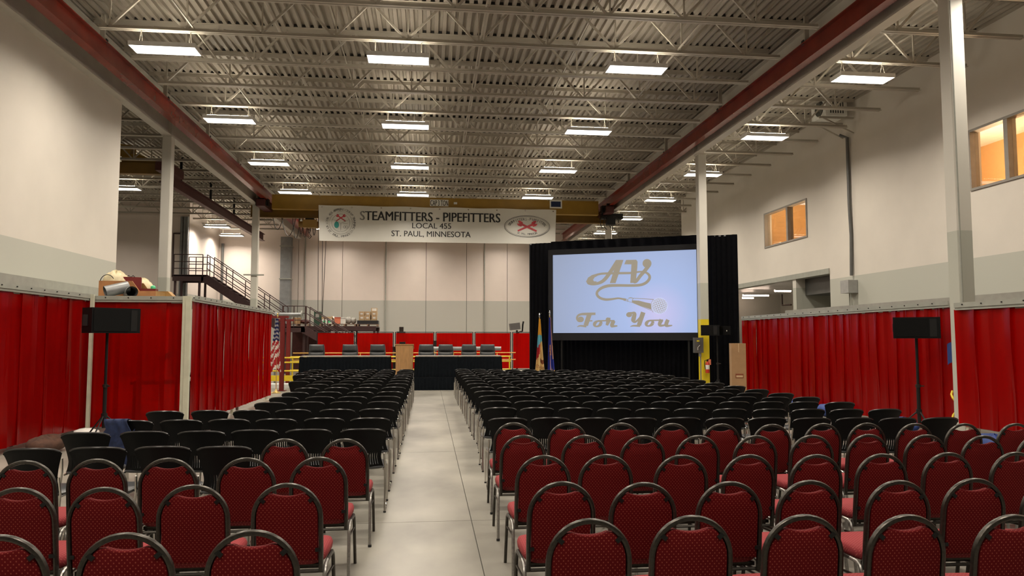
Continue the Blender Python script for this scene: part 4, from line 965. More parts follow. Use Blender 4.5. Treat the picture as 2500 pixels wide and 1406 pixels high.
def stand(label, loc, zt):
    t = thing('speaker_stand', label, 'stand', loc, group='tripod speaker stands')
    MB().cyl((0, 0, 0.25), (0, 0, zt * 0.52), 0.032, 10).build('lower_pole', 'black_metal', t)
    MB().cyl((0, 0, zt * 0.5), (0, 0, zt), 0.024, 10).build('upper_pole', 'black_metal', t)
    MB().cyl((0, 0, zt * 0.5), (0, 0, zt * 0.53), 0.045, 10).cyl((0.03, -0.02, zt * 0.515), (0.09, -0.04, zt * 0.515), 0.012, 6).build('collar', 'gunmetal', t)
    MB().cyl((0, 0, 0.42), (0, 0, 0.50), 0.05, 10).build('leg_hub', 'black_metal', t)
    for k in range(3):
        a = k * 2.0944 + 0.5; MB().cyl((0.03 * math.cos(a), 0.03 * math.sin(a), 0.46), (0.5 * math.cos(a), 0.5 * math.sin(a), 0.02), 0.014, 6).build('leg', 'black_metal', t)
    return t
p = P(262, 813, Y=13.6); stand('black tripod stand carrying the left loudspeaker', (p.x, p.y, 0), p.z)
q = P(268, 813, Y=13.55); speaker('black loudspeaker on a tripod before the left red curtains', (q.x, q.y, q.z), R(50), 0.84, 0.43, 0.42)
p = P(2237, 826, Y=12.7); stand('black tripod stand carrying the right loudspeaker', (p.x, p.y, 0), p.z)
q = P(2238, 826, Y=12.65); speaker('black loudspeaker on a tripod before the long right curtain', (q.x, q.y, q.z), R(-34), 0.76, 0.385, 0.36)
p = P(1742, 815, Y=22.7); stand('thin speaker stand half hidden by chairs beside the yellow column', (p.x + 0.12, p.y, 0), p.z)
q = P(1735, 819, Y=22.65); speaker('black loudspeaker overlapping the yellow column base', (q.x, q.y, q.z), R(-28), 0.56, 0.33, 0.36)
q = P(1764, 819, Y=22.5)
t = thing('loudspeaker', 'small angled loudspeaker with a bright badge beside the yellow column', 'speaker', (q.x + 0.10, q.y + 0.15, q.z), R(20), 'black loudspeakers')
MB().prism([(-0.15, -0.15), (0.15, -0.15), (0.11, 0.2), (-0.11, 0.2)], 'z', 0.02, 0.30).build('cabinet', 'black_plastic', t)
MB().box(-0.12, 0.12, -0.16, -0.151, 0.04, 0.28).build('grille', 'mesh_grille', t); MB().cyl((-0.02, -0.161, 0.15), (-0.02, -0.165, 0.15), 0.02, 8).build('badge', 'paper_white', t)
p, q = P(1692, 824, Y=23.2), P(1714, 861, Y=23.2)
t = thing('disconnect_switch', 'dark grey electrical disconnect box on the yellow column', 'switch box', (p.x, 23.06, q.z))
wd, ht = q.x - p.x, p.z - q.z
MB().box(0, wd, 0, 0.16, 0, ht).build('case', 'switch_grey', t)
MB().box(0.07, 0.16, -0.006, 0, ht - 0.13, ht - 0.09).build('label_plate', 'yellow_tape', t)
MB().bar((0.10, -0.01, ht * 0.18), (0.10, -0.01, ht * 0.36), 0.02, 0.01).bar((0.10, -0.01, ht * 0.36), (0.17, -0.01, ht * 0.5), 0.02, 0.01).build('arrow_mark', 'paper_white', t)
MB().cyl((0.2, 0.08, -0.12), (0.2, 0.08, 0), 0.045, 8).cyl((0.22, 0.08, -1.1), (0.22, 0.08, -0.12), 0.02, 6).build('conduit', 'galvanised', t)
p = P(1725, 892, Y=23.2)
t = thing('fire_extinguisher', 'red fire extinguisher hanging on the yellow column', 'fire extinguisher', (p.x, 23.12, p.z))
MB().lathe([(0.06, -0.24), (0.065, -0.22), (0.065, 0.05), (0.05, 0.10), (0.02, 0.13)], 14).build('cylinder', 'bright_red', t, True)
MB().lathe([(0.066, -0.12), (0.066, 0.02)], 14).build('label_band', 'paper_white', t, True)
MB().box(-0.02, 0.02, -0.02, 0.02, 0.13, 0.19).build('valve', 'gunmetal', t); MB().obox((0.03, 0, 0.2), (0.12, 0.02, 0.015), (0, -0.3, 0)).build('lever', 'black_metal', t)
MB().tube([(-0.02, 0, 0.17), (-0.09, 0, 0.16), (-0.10, 0, 0.05), (-0.075, 0, -0.12)], 0.012, 6).build('hose', 'rubber', t)
MB().box(0.03, 0.12, 0.0, 0.012, 0.02, 0.2).build('tag', 'salmon', t)
p = P(1800, 838, Y=20.4)
t = thing('tall_carton', 'tall brown cardboard carton next to the long red curtain', 'carton', (p.x, 20.4, 0), R(-14))
MB().box(-0.2, 0.2, -0.2, 0.2, 0, p.z).build('box_body', 'cardboard', t)
MB().box(-0.10, 0.12, -0.207, -0.2, 0.68, 0.80).build('label_frame', 'flag_brown', t); MB().box(-0.08, 0.10, -0.211, -0.206, 0.70, 0.755).build('label_print', 'cardboard_light', t)
MB().box(-0.01, 0.01, -0.203, -0.2, p.z - 0.25, p.z).build('tape', 'cardboard_light', t)

# ------------------------------------------------------------------ right wall fittings
p = P(2028, 292, X=12.5)
t = thing('air_conditioner', 'wall-hung air conditioning condenser under the right bay roof', 'air conditioner', (12.55, p.y, p.z))
MB().box(-0.45, 0.25, -0.42, 0.42, 0, 0.62).build('case', 'paper_white', t)
MB().cyl((-0.456, -0.05, 0.31), (-0.45, -0.05, 0.31), 0.25, 20).build('fan_opening', 'dark_gap', t)
for k in range(5): MB().tube([(-0.47, -0.05 + (0.05 + 0.045 * k) * math.cos(a * 0.5236), 0.31 + (0.05 + 0.045 * k) * math.sin(a * 0.5236)) for a in range(13)], 0.006, 4).build('grille_ring', 'frame_grey', t)
for k in range(6): MB().box(-0.3 + 0.08 * k, -0.27 + 0.08 * k, -0.43, -0.42, 0.08, 0.54).build('coil_slat', 'dark_gap', t)
for y in (-0.3, 0.3): MB().bar((-0.6, y, -0.03), (0.52, y, -0.03), 0.05, 0.05).bar((-0.5, y, -0.03), (0.52, y, -0.5), 0.04, 0.04).build('bracket', 'steel_paint', t)
pz0 = P(2075, 690, X=13.0)
t = thing('downpipe', 'dark insulated pipe running down the right wall to a box', 'pipe', (13.03, pz0.y - 0.05, 0))
MB().tube([(-0.2, 0.1, 8.2), (0, 0, 8.1), (0, 0, 6), (0.02, -0.02, 5), (0, 0, 3.75)], 0.05, 8).build('insulated_pipe', 'switch_grey', t)
MB().box(-0.25, 0.06, -0.22, 0.22, 3.2, 3.6).build('junction_box', 'box_grey', t)
for y in (-0.05, 0.06): MB().cyl((-0.05, y, 1.0), (-0.05, y, 3.2), 0.02, 6).build('conduit', 'frame_grey', t)

# ================================================================== far end: railings, red screens, stairs, stores
def railing(label, x0, x1, Y, zs, posts, m, r=0.03, group='yellow guard rails', kick=None):
    t = thing('guard_railing', label, 'railing', (x0, Y, 0), group=group)
    for z in zs: MB().cyl((0, 0, z), (x1 - x0, 0, z), r, 8).build('rail', m, t)
    for x in posts: MB().cyl((x - x0, 0, 0), (x - x0, 0, max(zs)), r, 8).build('post', m, t)
    if kick: MB().box(0, x1 - x0, -0.02, 0.02, *kick).build('kick_plate', m, t)
    return t
railing('yellow pipe guard rail behind the head tables', -5.6, 3.45, 31.0, (1.06, 0.86, 0.52), (-5.5, -3.6, -1.7, 0.2, 2.1, 3.4), 'safety_yellow')
railing('yellow guard rail with kick plate behind the flag stand', -7.6, -4.55, 29.6, (1.06, 0.88, 0.55), (-7.5, -5.6, -4.6), 'safety_yellow', kick=(0.16, 0.38))
railing('thin pale orange rail far behind the head tables', -6.3, 4.2, 35.6, (1.13, 0.8), (-5.4, -3.2, -0.9, 1.2, 3.3), 'pale_orange', 0.022)
t = thing('floor_curb', 'low white concrete curb behind the flag stand', 'curb', (-6.5, 28.2, 0)); MB().box(-1.2, 1.6, -0.3, 0.3, 0, 0.14).build('curb_block', 'paper_white', t)
XS = [P(px, 812, Y=37.5).x for px in (772, 868, 963, 1062, 1157, 1249, 1330)]
for k, (a, c) in enumerate(zip(XS, XS[1:])):
    t = thing('welding_screen', 'framed red welding screen below the rear wall, %s from the left' % ORD[k], 'screen', ((a + c) / 2, 37.5, 0), group='rear red welding screens')
    hw_ = (c - a) / 2 - 0.05
    MB().cyl((-hw_, 0, 0), (-hw_, 0, 2.14), 0.022, 6).cyl((hw_, 0, 0), (hw_, 0, 2.14), 0.022, 6).cyl((-hw_, 0, 2.13), (hw_, 0, 2.13), 0.022, 6).cyl((-hw_, 0, 0.25), (hw_, 0, 0.25), 0.02, 6).build('frame', 'black_metal', t)
    MB().sheet(lambda u, v: ((2 * u - 1) * (hw_ - 0.03), 0.012 * math.sin(u * 11 + k) + 0.008 * math.sin(v * 5), 0.3 + 1.79 * v), 14, 4, 0.003).build('vinyl_sheet', 'red_vinyl_clear', t, True)
    for s in (-1, 1): MB().bar((s * hw_, -0.3, 0.03), (s * hw_, 0.3, 0.03), 0.05, 0.05).build('foot', 'black_metal', t)
def machine(px, Y, w_, hgt, m, lab, top=None):
    x = P(px, 820, Y=Y).x
    t = thing('shop_machine', lab, 'machine', (x, Y, 0)); MB().box(-w_ / 2, w_ / 2, -0.4, 0.4, 0.1, hgt).box(-w_ / 2 + 0.05, w_ / 2 - 0.05, -0.35, 0.35, 0, 0.1).build('cabinet', m, t)
    MB().box(-w_ / 2 + 0.1, w_ / 2 - 0.1, -0.42, -0.401, hgt * 0.55, hgt * 0.85).build('control_panel', 'box_grey', t)
    MB().box(-w_ * 0.25, w_ * 0.25, -0.25, 0.25, hgt, hgt + (top or 0.12)).build('head', m, t)
    return t
machine(983, 36.4, 0.55, 1.55, 'black_metal', 'black machine standing before the red screens beside the lectern', 0.1)
machine(1137, 40.0, 0.8, 1.35, 'red_paint', 'red machine behind the rear red screens', 0.3); machine(930, 38.6, 1.6, 1.4, 'gunmetal', 'dark bench machine behind the second red screen', 0.2)
machine(1075, 41.5, 1.8, 1.5, 'gunmetal', 'wide dark machine behind the fourth red screen', 0.2); machine(980, 41.0, 0.45, 2.2, 'gunmetal', 'tall machine head rising above the red screens', 0.25)
# pipes lying on saw horses behind the tables
p = P(1025, 851, Y=33.0); o = MB().cyl((0, 0, 0), (P(1223, 851, Y=33.0).x - p.x, 0, 0), 0.09, 10).build('steel_pipe', 'galvanised', None, True, loc=p); tag(o, 'long grey steel pipe lying behind the right head table chairs', 'pipe')
for k, f_ in enumerate((0.15, 0.85)):
    x = p.x + f_ * 3.6; t = thing('pipe_stand', 'pipe stand under the long grey pipe, %s one' % ('left', 'right')[k], 'stand', (x, 33.0, 0), group='pipe stands')
    MB().cyl((0, 0, 0.5), (0, 0, p.z - 0.16), 0.03, 6).build('post', 'safety_yellow', t)
    MB().bar((-0.12, 0, p.z - 0.10), (0, 0, p.z - 0.16), 0.03, 0.03).bar((0.12, 0, p.z - 0.10), (0, 0, p.z - 0.16), 0.03, 0.03).build('cradle', 'safety_yellow', t)
    for q in range(3): MB().cyl((0, 0, 0.55), (0.35 * math.cos(q * 2.09), 0.35 * math.sin(q * 2.09), 0), 0.02, 6).build('leg', 'safety_yellow', t)
# grey crane head at the right of the rear wall
p = P(1262, 797, Y=40.0); t = thing('grey_hopper', 'tilted grey metal hopper against the rear wall beside the drape', 'hopper', (p.x, 40.0, 0))
MB().obox((-0.12, 0, p.z), (0.55, 0.5, 0.36), (0, -0.12, 0)).build('bin', 'switch_grey', t); MB().bar((0, 0, 0), (0, 0, p.z - 0.2), 0.1, 0.1).build('post', 'black_metal', t)
MB().tube([(0.0, 0, p.z - 0.35), (0.3, 0, p.z - 0.25), (0.32, 0, p.z + 0.1), (0.36, 0, p.z + 0.28)], 0.05, 6).build('arm', 'black_metal', t)

# red posts of the jib frame beside the flag
for k, (px, py, Y, zt) in enumerate(((687, 950, 26.4, 2.52), (702, 935, 30.0, 2.50))):
    x = P(px, py, Y=Y).x; t = thing('red_post', ('dark red steel post right behind the united states flag', 'dark red steel post farther behind the flag')[k], 'post', (x, Y, 0), group='red steel posts')
    ibeam_v = MB().box(-0.07, 0.07, -0.07, -0.055, 0, zt).box(-0.07, 0.07, 0.055, 0.07, 0, zt).box(-0.006, 0.006, -0.055, 0.055, 0, zt); ibeam_v.build('shaft', 'red_paint', t)
    MB().box(-0.15, 0.15, -0.15, 0.15, 0, 0.02).build('base_plate', 'red_paint', t); MB().bar((-0.4, 0, zt + 0.03), (0.2, 0, zt + 0.03), 0.1, 0.08).build('top_arm', 'red_paint', t)
p0, p1 = P(672, 768, Y=31.0), P(738, 768, Y=31.0)
t = thing('grey_pipe_spool', 'horizontal grey flanged pipe above the red posts', 'pipe', (p0.x, 31.0, p0.z)); MB().cyl((0, 0, 0), (p1.x - p0.x, 0, 0), 0.085, 12).build('pipe_body', 'galvanised', t, True)
MB().cyl((p1.x - p0.x - 0.04, 0, 0), (p1.x - p0.x, 0, 0), 0.17, 14).build('flange', 'frame_grey', t); MB().cyl((0.05, 0, 0), (0.05, 0, -p0.z), 0.06, 10).cyl((0, 0, 0), (0.1, 0, 0), 0.11, 10).build('riser_pipe', 'galvanised', t)

# ------------------------------------------------------------------ brown staircase, landing and mezzanine
YS = yk - 1.45
st = thing('steel_staircase', 'brown steel staircase with landing and pipe railings in the left bay', 'staircase', (0, YS, 0))
def sx(px): return P(px, 700, Y=YS).x
def sz(py): return P(600, py, Y=YS).z
zA, zB = sz(673), 2.42
xA0, xA1, xB0, xB1 = sx(420), sx(503), sx(693), sx(748)
MB().box(xA0, xA1, 0, 1.3, zA - 0.05, zA).build('upper_landing', 'stair_brown', st)
for y in (0, 1.27): MB().box(xA0, xA1 - 0.15, y, y + 0.04, zA - 0.30, zA + 0.03).build('landing_beam', 'stair_brown', st)
for y in (0.0, 1.26): MB().prism([(xA1 - 0.25, zA + 0.03), (xA1 + 0.05, zA + 0.03), (xB0 + 0.1, zB + 0.06), (xB0 + 0.1, zB - 0.26), (xB0 - 0.2, zB - 0.26), (xA1 - 0.25, zA - 0.28)], 'y', y, y + 0.04).build('stringer', 'stair_brown', st)
nst = 14
for k in range(nst):
    f_ = (k + 0.7) / nst; MB().box(xA1 + (xB0 - xA1) * f_ - 0.14, xA1 + (xB0 - xA1) * f_ + 0.14, 0.04, 1.26, zA + (zB - zA) * f_ - 0.03, zA + (zB - zA) * f_).build('tread', 'stair_brown', st)
MB().box(xB0, xB1, -0.2, 1.6, zB - 0.05, zB).box(xB0, xB1, -0.2, -0.16, zB - 0.28, zB).build('lower_landing', 'stair_brown', st)
xC = xB1 + 4.0
for y in (-0.2, 1.0): MB().prism([(xB1 - 0.2, zB + 0.03), (xB1 + 0.05, zB + 0.03), (xC, 0.06), (xC, 0), (xC - 0.4, 0), (xB1 - 0.2, zB - 0.28)], 'y', y, y + 0.04).build('stringer', 'stair_brown', st)
for k in range(13):
    f_ = (k + 0.7) / 13; MB().box(xB1 + 4.0 * f_ - 0.14, xB1 + 4.0 * f_ + 0.14, -0.16, 1.0, zB * (1 - f_) - 0.03, zB * (1 - f_)).build('tread', 'stair_brown', st)
def srail(x0, z0, x1, z1, y, hs=(0.35, 0.70, 1.07), np_=3, r=0.024):
    for h_ in hs: MB().cyl((x0, y, z0 + h_), (x1, y, z1 + h_), r, 6).build('rail', 'stair_brown', st)
    for k in range(np_):
        f_ = k / (np_ - 1); x, z = x0 + (x1 - x0) * f_, z0 + (z1 - z0) * f_; MB().cyl((x, y, z - 0.1), (x, y, z + max(hs)), r, 6).build('baluster', 'stair_brown', st)
srail(xA0 + 0.05, zA, xA1 - 0.2, zA, 0.02, np_=2); srail(xA0 + 0.4, zA, xA1 - 0.2, zA, 1.28, np_=4)
for y in (0.02, 1.28): srail(xA1 + 0.02, zA, xB0, zB, y, np_=5)
srail(xB0, zB, xB1, zB, -0.18, np_=3); srail(xB1 + 0.05, zB, xC - 0.2, 0.05, -0.18, np_=5); srail(xB1 + 0.05, zB, xC - 0.2, 0.05, 1.02, np_=5)
for x, z in ((xA0 + 0.1, zA), (xA0 + 1.3, zA), (xB0 + 0.1, zB), (xB1 - 0.1, zB)):
    for y in (0.15, 1.15): MB().box(x - 0.05, x + 0.05, y - 0.05, y + 0.05, 0, z - 0.05).build('support_post', 'stair_brown', st)
mz = thing('storage_mezzanine', 'brown steel storage platform with pallets under the rear wall', 'platform', (0, 41.7, 0))
mx0, mx1 = P(700, 800, Y=43).x, P(922, 800, Y=43).x
MB().box(mx0, mx1, 0, 3.0, 2.45, 2.5).build('deck', 'stair_brown', mz)
MB().box(mx0, mx1, -0.04, 0, 2.25, 2.5).box(mx0, mx1, 3.0, 3.04, 2.25, 2.5).build('edge_beam', 'stair_brown', mz)
for k in range(5):
    x = mx0 + 0.1 + (mx1 - mx0 - 0.2) * k / 4
    for y in (0.1, 2.9): MB().box(x - 0.06, x + 0.06, y - 0.06, y + 0.06, 0, 2.45).build('post', 'stair_brown', mz)
MB().box(mx0 + 0.1, mx0 + 2.2, 2.6, 2.7, 0, 2.4).build('back_sheet', 'dark_red_steel', mz)
def pallet(px, Y, w_, lab, m='pallet_wood', hgt=0.14, z=2.5):
    x = P(px, 795, Y=Y).x; t = thing('pallet', lab, 'pallet', (x, Y, z), group='pallets on the mezzanine')
    for k in range(5): MB().box(-w_ / 2, w_ / 2, -0.5 + 0.22 * k, -0.36 + 0.22 * k, hgt - 0.02, hgt).build('deck_board', m, t)
    for s in (-w_ / 2, -0.04, w_ / 2 - 0.08): MB().box(s, s + 0.08, -0.5, 0.52, 0.02, hgt - 0.02).build('stringer', m, t)
    MB().box(-w_ / 2, w_ / 2, -0.5, -0.4, 0, 0.02).box(-w_ / 2, w_ / 2, 0.4, 0.5, 0, 0.02).build('base_board', m, t)
    return x, z + hgt
xa, za = pallet(899, 42.6, 1.15, 'wooden pallet under the black crate of cartons', hgt=0.13)
o = MB().box(-0.58, 0.58, -0.5, 0.5, 0, 0.035).box(-0.58, 0.58, -0.5, -0.46, 0.035, 0.20).box(-0.58, 0.58, 0.46, 0.5, 0.035, 0.20).box(-0.58, -0.54, -0.46, 0.46, 0.035, 0.2).box(0.54, 0.58, -0.46, 0.46, 0.035, 0.2).build('black_crate', 'pallet_black', None, loc=(xa, 42.6, za)); tag(o, 'flat black plastic crate under the stack of tan cartons', 'crate')
cols_ = ['left', 'middle', 'right']
for r_ in range(3):
    for k in range(3):
        if True:
            t = thing('carton', 'tan carton in the pallet stack, %s column, %s layer from below' % (cols_[k], ORD[r_]), 'carton', (xa - 0.34 + 0.34 * k + random.uniform(-.01, .01), 42.5, za + 0.04 + 0.225 * r_), random.uniform(-0.05, 0.05), 'tan cartons stacked on the pallet')
            MB().box(-0.155, 0.155, -0.3, 0.3, 0.0, 0.22).build('box_body', 'cardboard_light', t); MB().box(-0.07, 0.07, -0.304, -0.3, 0.05, 0.13).build('shipping_label', 'paper_white', t)
t = thing('carton', 'white-labelled carton on the top right of the pallet stack', 'carton', (xa + 0.33, 42.5, za + 0.04 + 0.675), 0.1, 'tan cartons stacked on the pallet')
MB().box(-0.17, 0.17, -0.2, 0.2, 0, 0.2).build('box_body', 'cardboard_light', t); MB().box(-0.12, 0.12, -0.204, -0.2, 0.03, 0.17).build('shipping_label', 'paper_white', t)
xb, zb_ = pallet(843, 42.6, 1.25, 'wooden pallet under the bins and grey sacks')
def mx(px): return P(px, 790, Y=42.5).x
t = thing('red_bin', 'red plastic bin on the mezzanine pallet', 'bin', (mx(825), 42.5, zb_)); MB().prism([(-0.14, 0), (0.14, 0), (0.17, 0.36), (-0.17, 0.36)], 'y', -0.2, 0.2).build('tub', 'salmon', t); MB().box(-0.18, 0.18, -0.21, 0.21, 0.34, 0.37).build('rim', 'bright_red', t)
t = thing('white_box', 'white carton beside the red bin', 'carton', (mx(838.5), 42.5, zb_)); MB().box(-0.14, 0.14, -0.2, 0.2, 0, 0.37).build('box_body', 'paper_white', t); MB().box(-0.15, 0.15, -0.205, -0.2, 0.3, 0.33).build('tape', 'frame_grey', t)
crumple('grey_sack', 'round grey sack beside the white carton', 'sack', (mx(851), 42.5, zb_), 0.17, 0.2, 0.40, 'sack_grey', 3); crumple('grey_sack', 'square grey sack at the right pallet end', 'sack', (mx(863), 42.5, zb_), 0.15, 0.2, 0.35, 'sack_grey', 6)
xb, zb_ = pallet(804, 42.6, 0.95, 'wooden pallet under the white cartons and green box')
t = thing('green_cabinet', 'dark green box standing left of the white cartons', 'box', (mx(776), 42.5, 2.5 + 0.0)); MB().box(-0.19, 0.19, -0.25, 0.25, 0, 0.82).build('case', 'green_box', t); MB().box(-0.1, 0.1, -0.255, -0.25, 0.5, 0.7).build('label_plate', 'sack_grey', t)
for k, (px, dz, m, lab) in enumerate(((793, 0, 'paper_white', 'white carton with green print, left one on the pallet'), (805, 0, 'paper_white', 'white carton with green print, right one on the pallet'))):
    t = thing('carton', lab, 'carton', (mx(px), 42.5, zb_), group='white cartons on the pallet'); MB().box(-0.14, 0.14, -0.2, 0.2, 0, 0.26).build('box_body', m, t); MB().box(-0.07, 0.07, -0.204, -0.2, 0.06, 0.18).build('print', 'green_light', t)
t = thing('open_carton', 'tan open carton lying on the white cartons', 'carton', (mx(799), 42.5, zb_ + 0.26)); MB().box(-0.29, 0.29, -0.2, 0.2, 0, 0.14).build('box_body', 'cardboard_light', t); MB().obox((0.3, 0, 0.12), (0.2, 0.38, 0.01), (0, 0.9, 0)).build('flap', 'cardboard_light', t)
crumple('white_bag', 'white plastic bag at the right of the white cartons', 'bag', (mx(813), 42.6, zb_), 0.10, 0.15, 0.42, 'paper_white', 8)
xb, zb_ = pallet(728, 42.6, 1.3, 'wooden pallet with tan carton on the left mezzanine end')
t = thing('carton', 'orange-tan carton left of the lower stair railing', 'carton', (mx(725), 42.5, zb_)); MB().box(-0.2, 0.2, -0.2, 0.2, 0, 0.34).build('box_body', 'cardboard', t); MB().box(-0.02, 0.02, -0.203, -0.2, 0, 0.34).build('tape', 'cardboard_light', t)
crumple('maroon_bundle', 'maroon rolled bundle behind the lower stair railing', 'bundle', (mx(745), 42.5, zb_), 0.28, 0.2, 0.24, 'dark_red_steel', 9)
# air duct and pipes at the rear wall
p = P(700, 597, Y=46.1); t = thing('air_duct', 'tall grey vertical air duct at the rear wall', 'duct', (p.x, 46.1, 0))
MB().box(-0.3, 0.3, -0.3, 0.3, 0, 8.0).build('duct_wall', 'galvanised', t)
for z in (3.2, 5.4, 7.4): MB().box(-0.35, 0.35, -0.35, 0.35, z, z + 0.06).build('flange', 'frame_grey', t)
p = P(534, 700, Y=46.3); t = thing('rain_pipe', 'thin dark vertical pipe in the corner behind the staircase', 'pipe', (p.x + 0.15, 46.38, 0)); MB().cyl((0, 0, 0.02), (0, 0, 7.6), 0.08, 8).build('pipe_body', 'switch_grey', t)
for k, px in enumerate((442, 450, 456)):
    x = P(px, 600, Y=yk - 0.1).x; o = MB().cyl((0, 0, 0), (0, 0, 8.3), 0.07, 8).build('riser_pipe', 'galvanised', None, loc=(x, yk - 0.08, 0)); tag(o, 'grey riser pipe beside the stair door, %s' % ('leftmost', 'middle', 'rightmost')[k], 'pipe', 'riser pipes')
x0, x1 = P(424, 650, Y=yk).x, P(440, 650, Y=yk).x
dd = struct(thing('door_1', None, None, (x0, yk - 0.04, zA))); MB().box(0, x1 - x0, -0.02, 0.03, 0, 2.3).build('door_leaf', 'rear_panel_paint', dd); MB().box(-0.06, 0, -0.04, 0.03, 0, 2.36).box(x1 - x0, x1 - x0 + 0.06, -0.04, 0.03, 0, 2.36).box(0, x1 - x0, -0.04, 0.03, 2.3, 2.36).build('door_frame', 'stair_brown', dd)
for k, px in enumerate((745, 942, 1183)):
    x = P(px, 650, Y=46.4).x; o = MB().cyl((0, 0, 0.5), (0, 0, 8.5), 0.035, 6).build('wall_conduit', 'frame_grey', None, loc=(x, 46.43, 0)); tag(o, 'thin conduit up the rear wall, %s from the left' % ORD[k], 'conduit', 'rear wall conduits')

# ================================================================== chairs
def oval_ring(hx, y0, y1, z, e=4.0, n=28, hx2=None):
    out = []
    for k in range(n):
        a = 2 * math.pi * k / n; c, s = math.cos(a), math.sin(a)
        x = math.copysign(abs(c) ** (2 / e), c); y = math.copysign(abs(s) ** (2 / e), s)
        f_ = (y + 1) / 2; w_ = hx + ((hx2 or hx) - hx) * f_
        out.append((x * w_, (y0 + y1) / 2 + y * (y1 - y0) / 2, z))
    return out
def loft(mb, rings):
    n = len(rings[0]); vs = [p for r_ in rings for p in r_]
    fs = [(i * n + k, i * n + (k + 1) % n, (i + 1) * n + (k + 1) % n, (i + 1) * n + k) for i in range(len(rings) - 1) for k in range(n)]
    fs += [tuple(range(n - 1, -1, -1)), tuple((len(rings) - 1) * n + k for k in range(n))]
    return mb.add(vs, fs)
def lean(z): return -0.13 * (z - 0.42)
def red_chair():
    t = thing('banquet_chair', 'x', 'chair', group='burgundy banquet chairs')
    Rr, zc_ = 0.196, 0.717
    path = [(-Rr, lean(0.385), 0.385), (-Rr - 0.002, lean(0.55), 0.55)] + [(-Rr * math.cos(a), lean(zc_ + Rr * math.sin(a)), zc_ + Rr * math.sin(a)) for a in [math.pi * k / 20 for k in range(21)]] + [(Rr + 0.002, lean(0.55), 0.55), (Rr, lean(0.385), 0.385)]
    MB().tube(path, 0.0145, 8, flat=1.2).build('back_frame', 'gunmetal', t, True)
    # padded back: filled arch with a scooped hand grip at the top
    ri = 0.181; top = []
    for k in range(0, 9): x = -0.088 + 0.022 * k; top.append((x, 0.846 + 0.016 * (abs(x) / 0.088) ** 2.2))
    out = [(-ri, 0.455), (-ri, 0.60)] + [(-ri * math.cos(a), zc_ + ri * math.sin(a)) for a in [R(d) for d in (0, 10, 20, 30, 38, 45, 51)]] + top + [(ri * math.cos(a), zc_ + ri * math.sin(a)) for a in [R(d) for d in (51, 45, 38, 30, 20, 10, 0)]] + [(ri, 0.60), (ri, 0.455)]
    def ringp(sc_, y):
        c = (0, 0.65); return [(c[0] + (x - c[0]) * sc_, lean(z) + y, c[1] + (z - c[1]) * sc_) for x, z in out]
    loft(MB(), [ringp(0.93, 0.042), ringp(0.985, 0.03), ringp(1.0, 0.012), ringp(1.0, -0.004), ringp(0.985, -0.011), ringp(0.95, -0.014)]).build('back_pad', 'burgundy_back_shaded', t, True, ang=55)
    for x, z, r_ in ((-0.142, 0.825, 0.7), (0.142, 0.825, -0.7), (-0.182, 0.52, 0), (0.182, 0.52, 0)):
        MB().obox((x, lean(z) - 0.014, z), (0.034, 0.008, 0.022), (0, r_, 0)).build('clip', 'black_metal', t)
    rings = [oval_ring(0.195, 0.03, 0.44, 0.418, 5, hx2=0.205), oval_ring(0.21, 0.012, 0.462, 0.432, 5, hx2=0.222), oval_ring(0.213, 0.008, 0.468, 0.462, 5, hx2=0.226), oval_ring(0.205, 0.016, 0.458, 0.484, 5, hx2=0.218), oval_ring(0.18, 0.04, 0.43, 0.494, 4, hx2=0.195)]
    loft(MB(), rings).build('seat', 'burgundy_seat_lit', t, True, ang=60)
    for y in (0.04, 0.40): MB().box(-0.19, 0.19, y, y + 0.02, 0.395, 0.418).build('seat_rail', 'gunmetal', t)
    MB().cyl((-0.215, 0.012, 0.385), (0.215, 0.012, 0.385), 0.0105, 6).build('stretcher', 'gunmetal', t)
    for s in (-1, 1):
        x = s * 0.219
        MB().tube([(x + s * 0.006, -0.055, 0.0), (x, 0.0, 0.36), (x, 0.016, 0.398), (x, 0.05, 0.415), (x, 0.12, 0.418)], 0.0125, 8).build('leg', 'silver_vein', t, True)
        MB().tube([(x + s * 0.006, 0.47, 0.0), (x, 0.405, 0.34), (x, 0.385, 0.385), (x, 0.34, 0.41), (x, 0.12, 0.418)], 0.0125, 8).build('leg', 'gunmetal', t, True)
        MB().tube([(x, 0.005, 0.33), (x, 0.41, 0.30)], 0.008, 6).build('side_brace', 'gunmetal', t)
        MB().tube([(x + s * 0.006, -0.056, -0.0), (x + s * 0.006, -0.055, 0.02)], 0.015, 8).build('foot_cap', 'rubber', t)
    return t
RC = red_chair(); rused = [False]
def put_red(px, py, lab):
    p = P(px, py, Z=0.913); loc = (p.x, p.y + 0.064, 0.0); rz = random.uniform(-0.02, 0.02)
    if not rused[0]: rused[0] = True; RC.location = loc; RC.rotation_euler.z = rz; RC['label'] = lab
    else: dup(RC, loc, rz, lab)
rows_r = [[(1440, 1272), (1690, 1264), (1963, 1262), (2215, 1262), (2475, 1262)],
          [(1372, 1180), (1571, 1182), (1782, 1180), (1977, 1177), (2195, 1177), (2380, 1172), (2572, 1172)],
          [(1327, 1115), (1480, 1113), (1664, 1114), (1829, 1113), (1994, 1113), (2154, 1111), (2315, 1108), (2480, 1107)],
          [(1278, 1065), (1427, 1065), (1570, 1066), (1704, 1066), (1845, 1066), (1983, 1065), (2120, 1063), (2262, 1064), (2401, 1066), (2534, 1066)],
          [(1254, 1034), (1386, 1034), (1517, 1035), (1641, 1036), (1762, 1037), (1885, 1038), (2009, 1036), (2117, 1035), (2234, 1036), (2354, 1036), (2480, 1036)]]
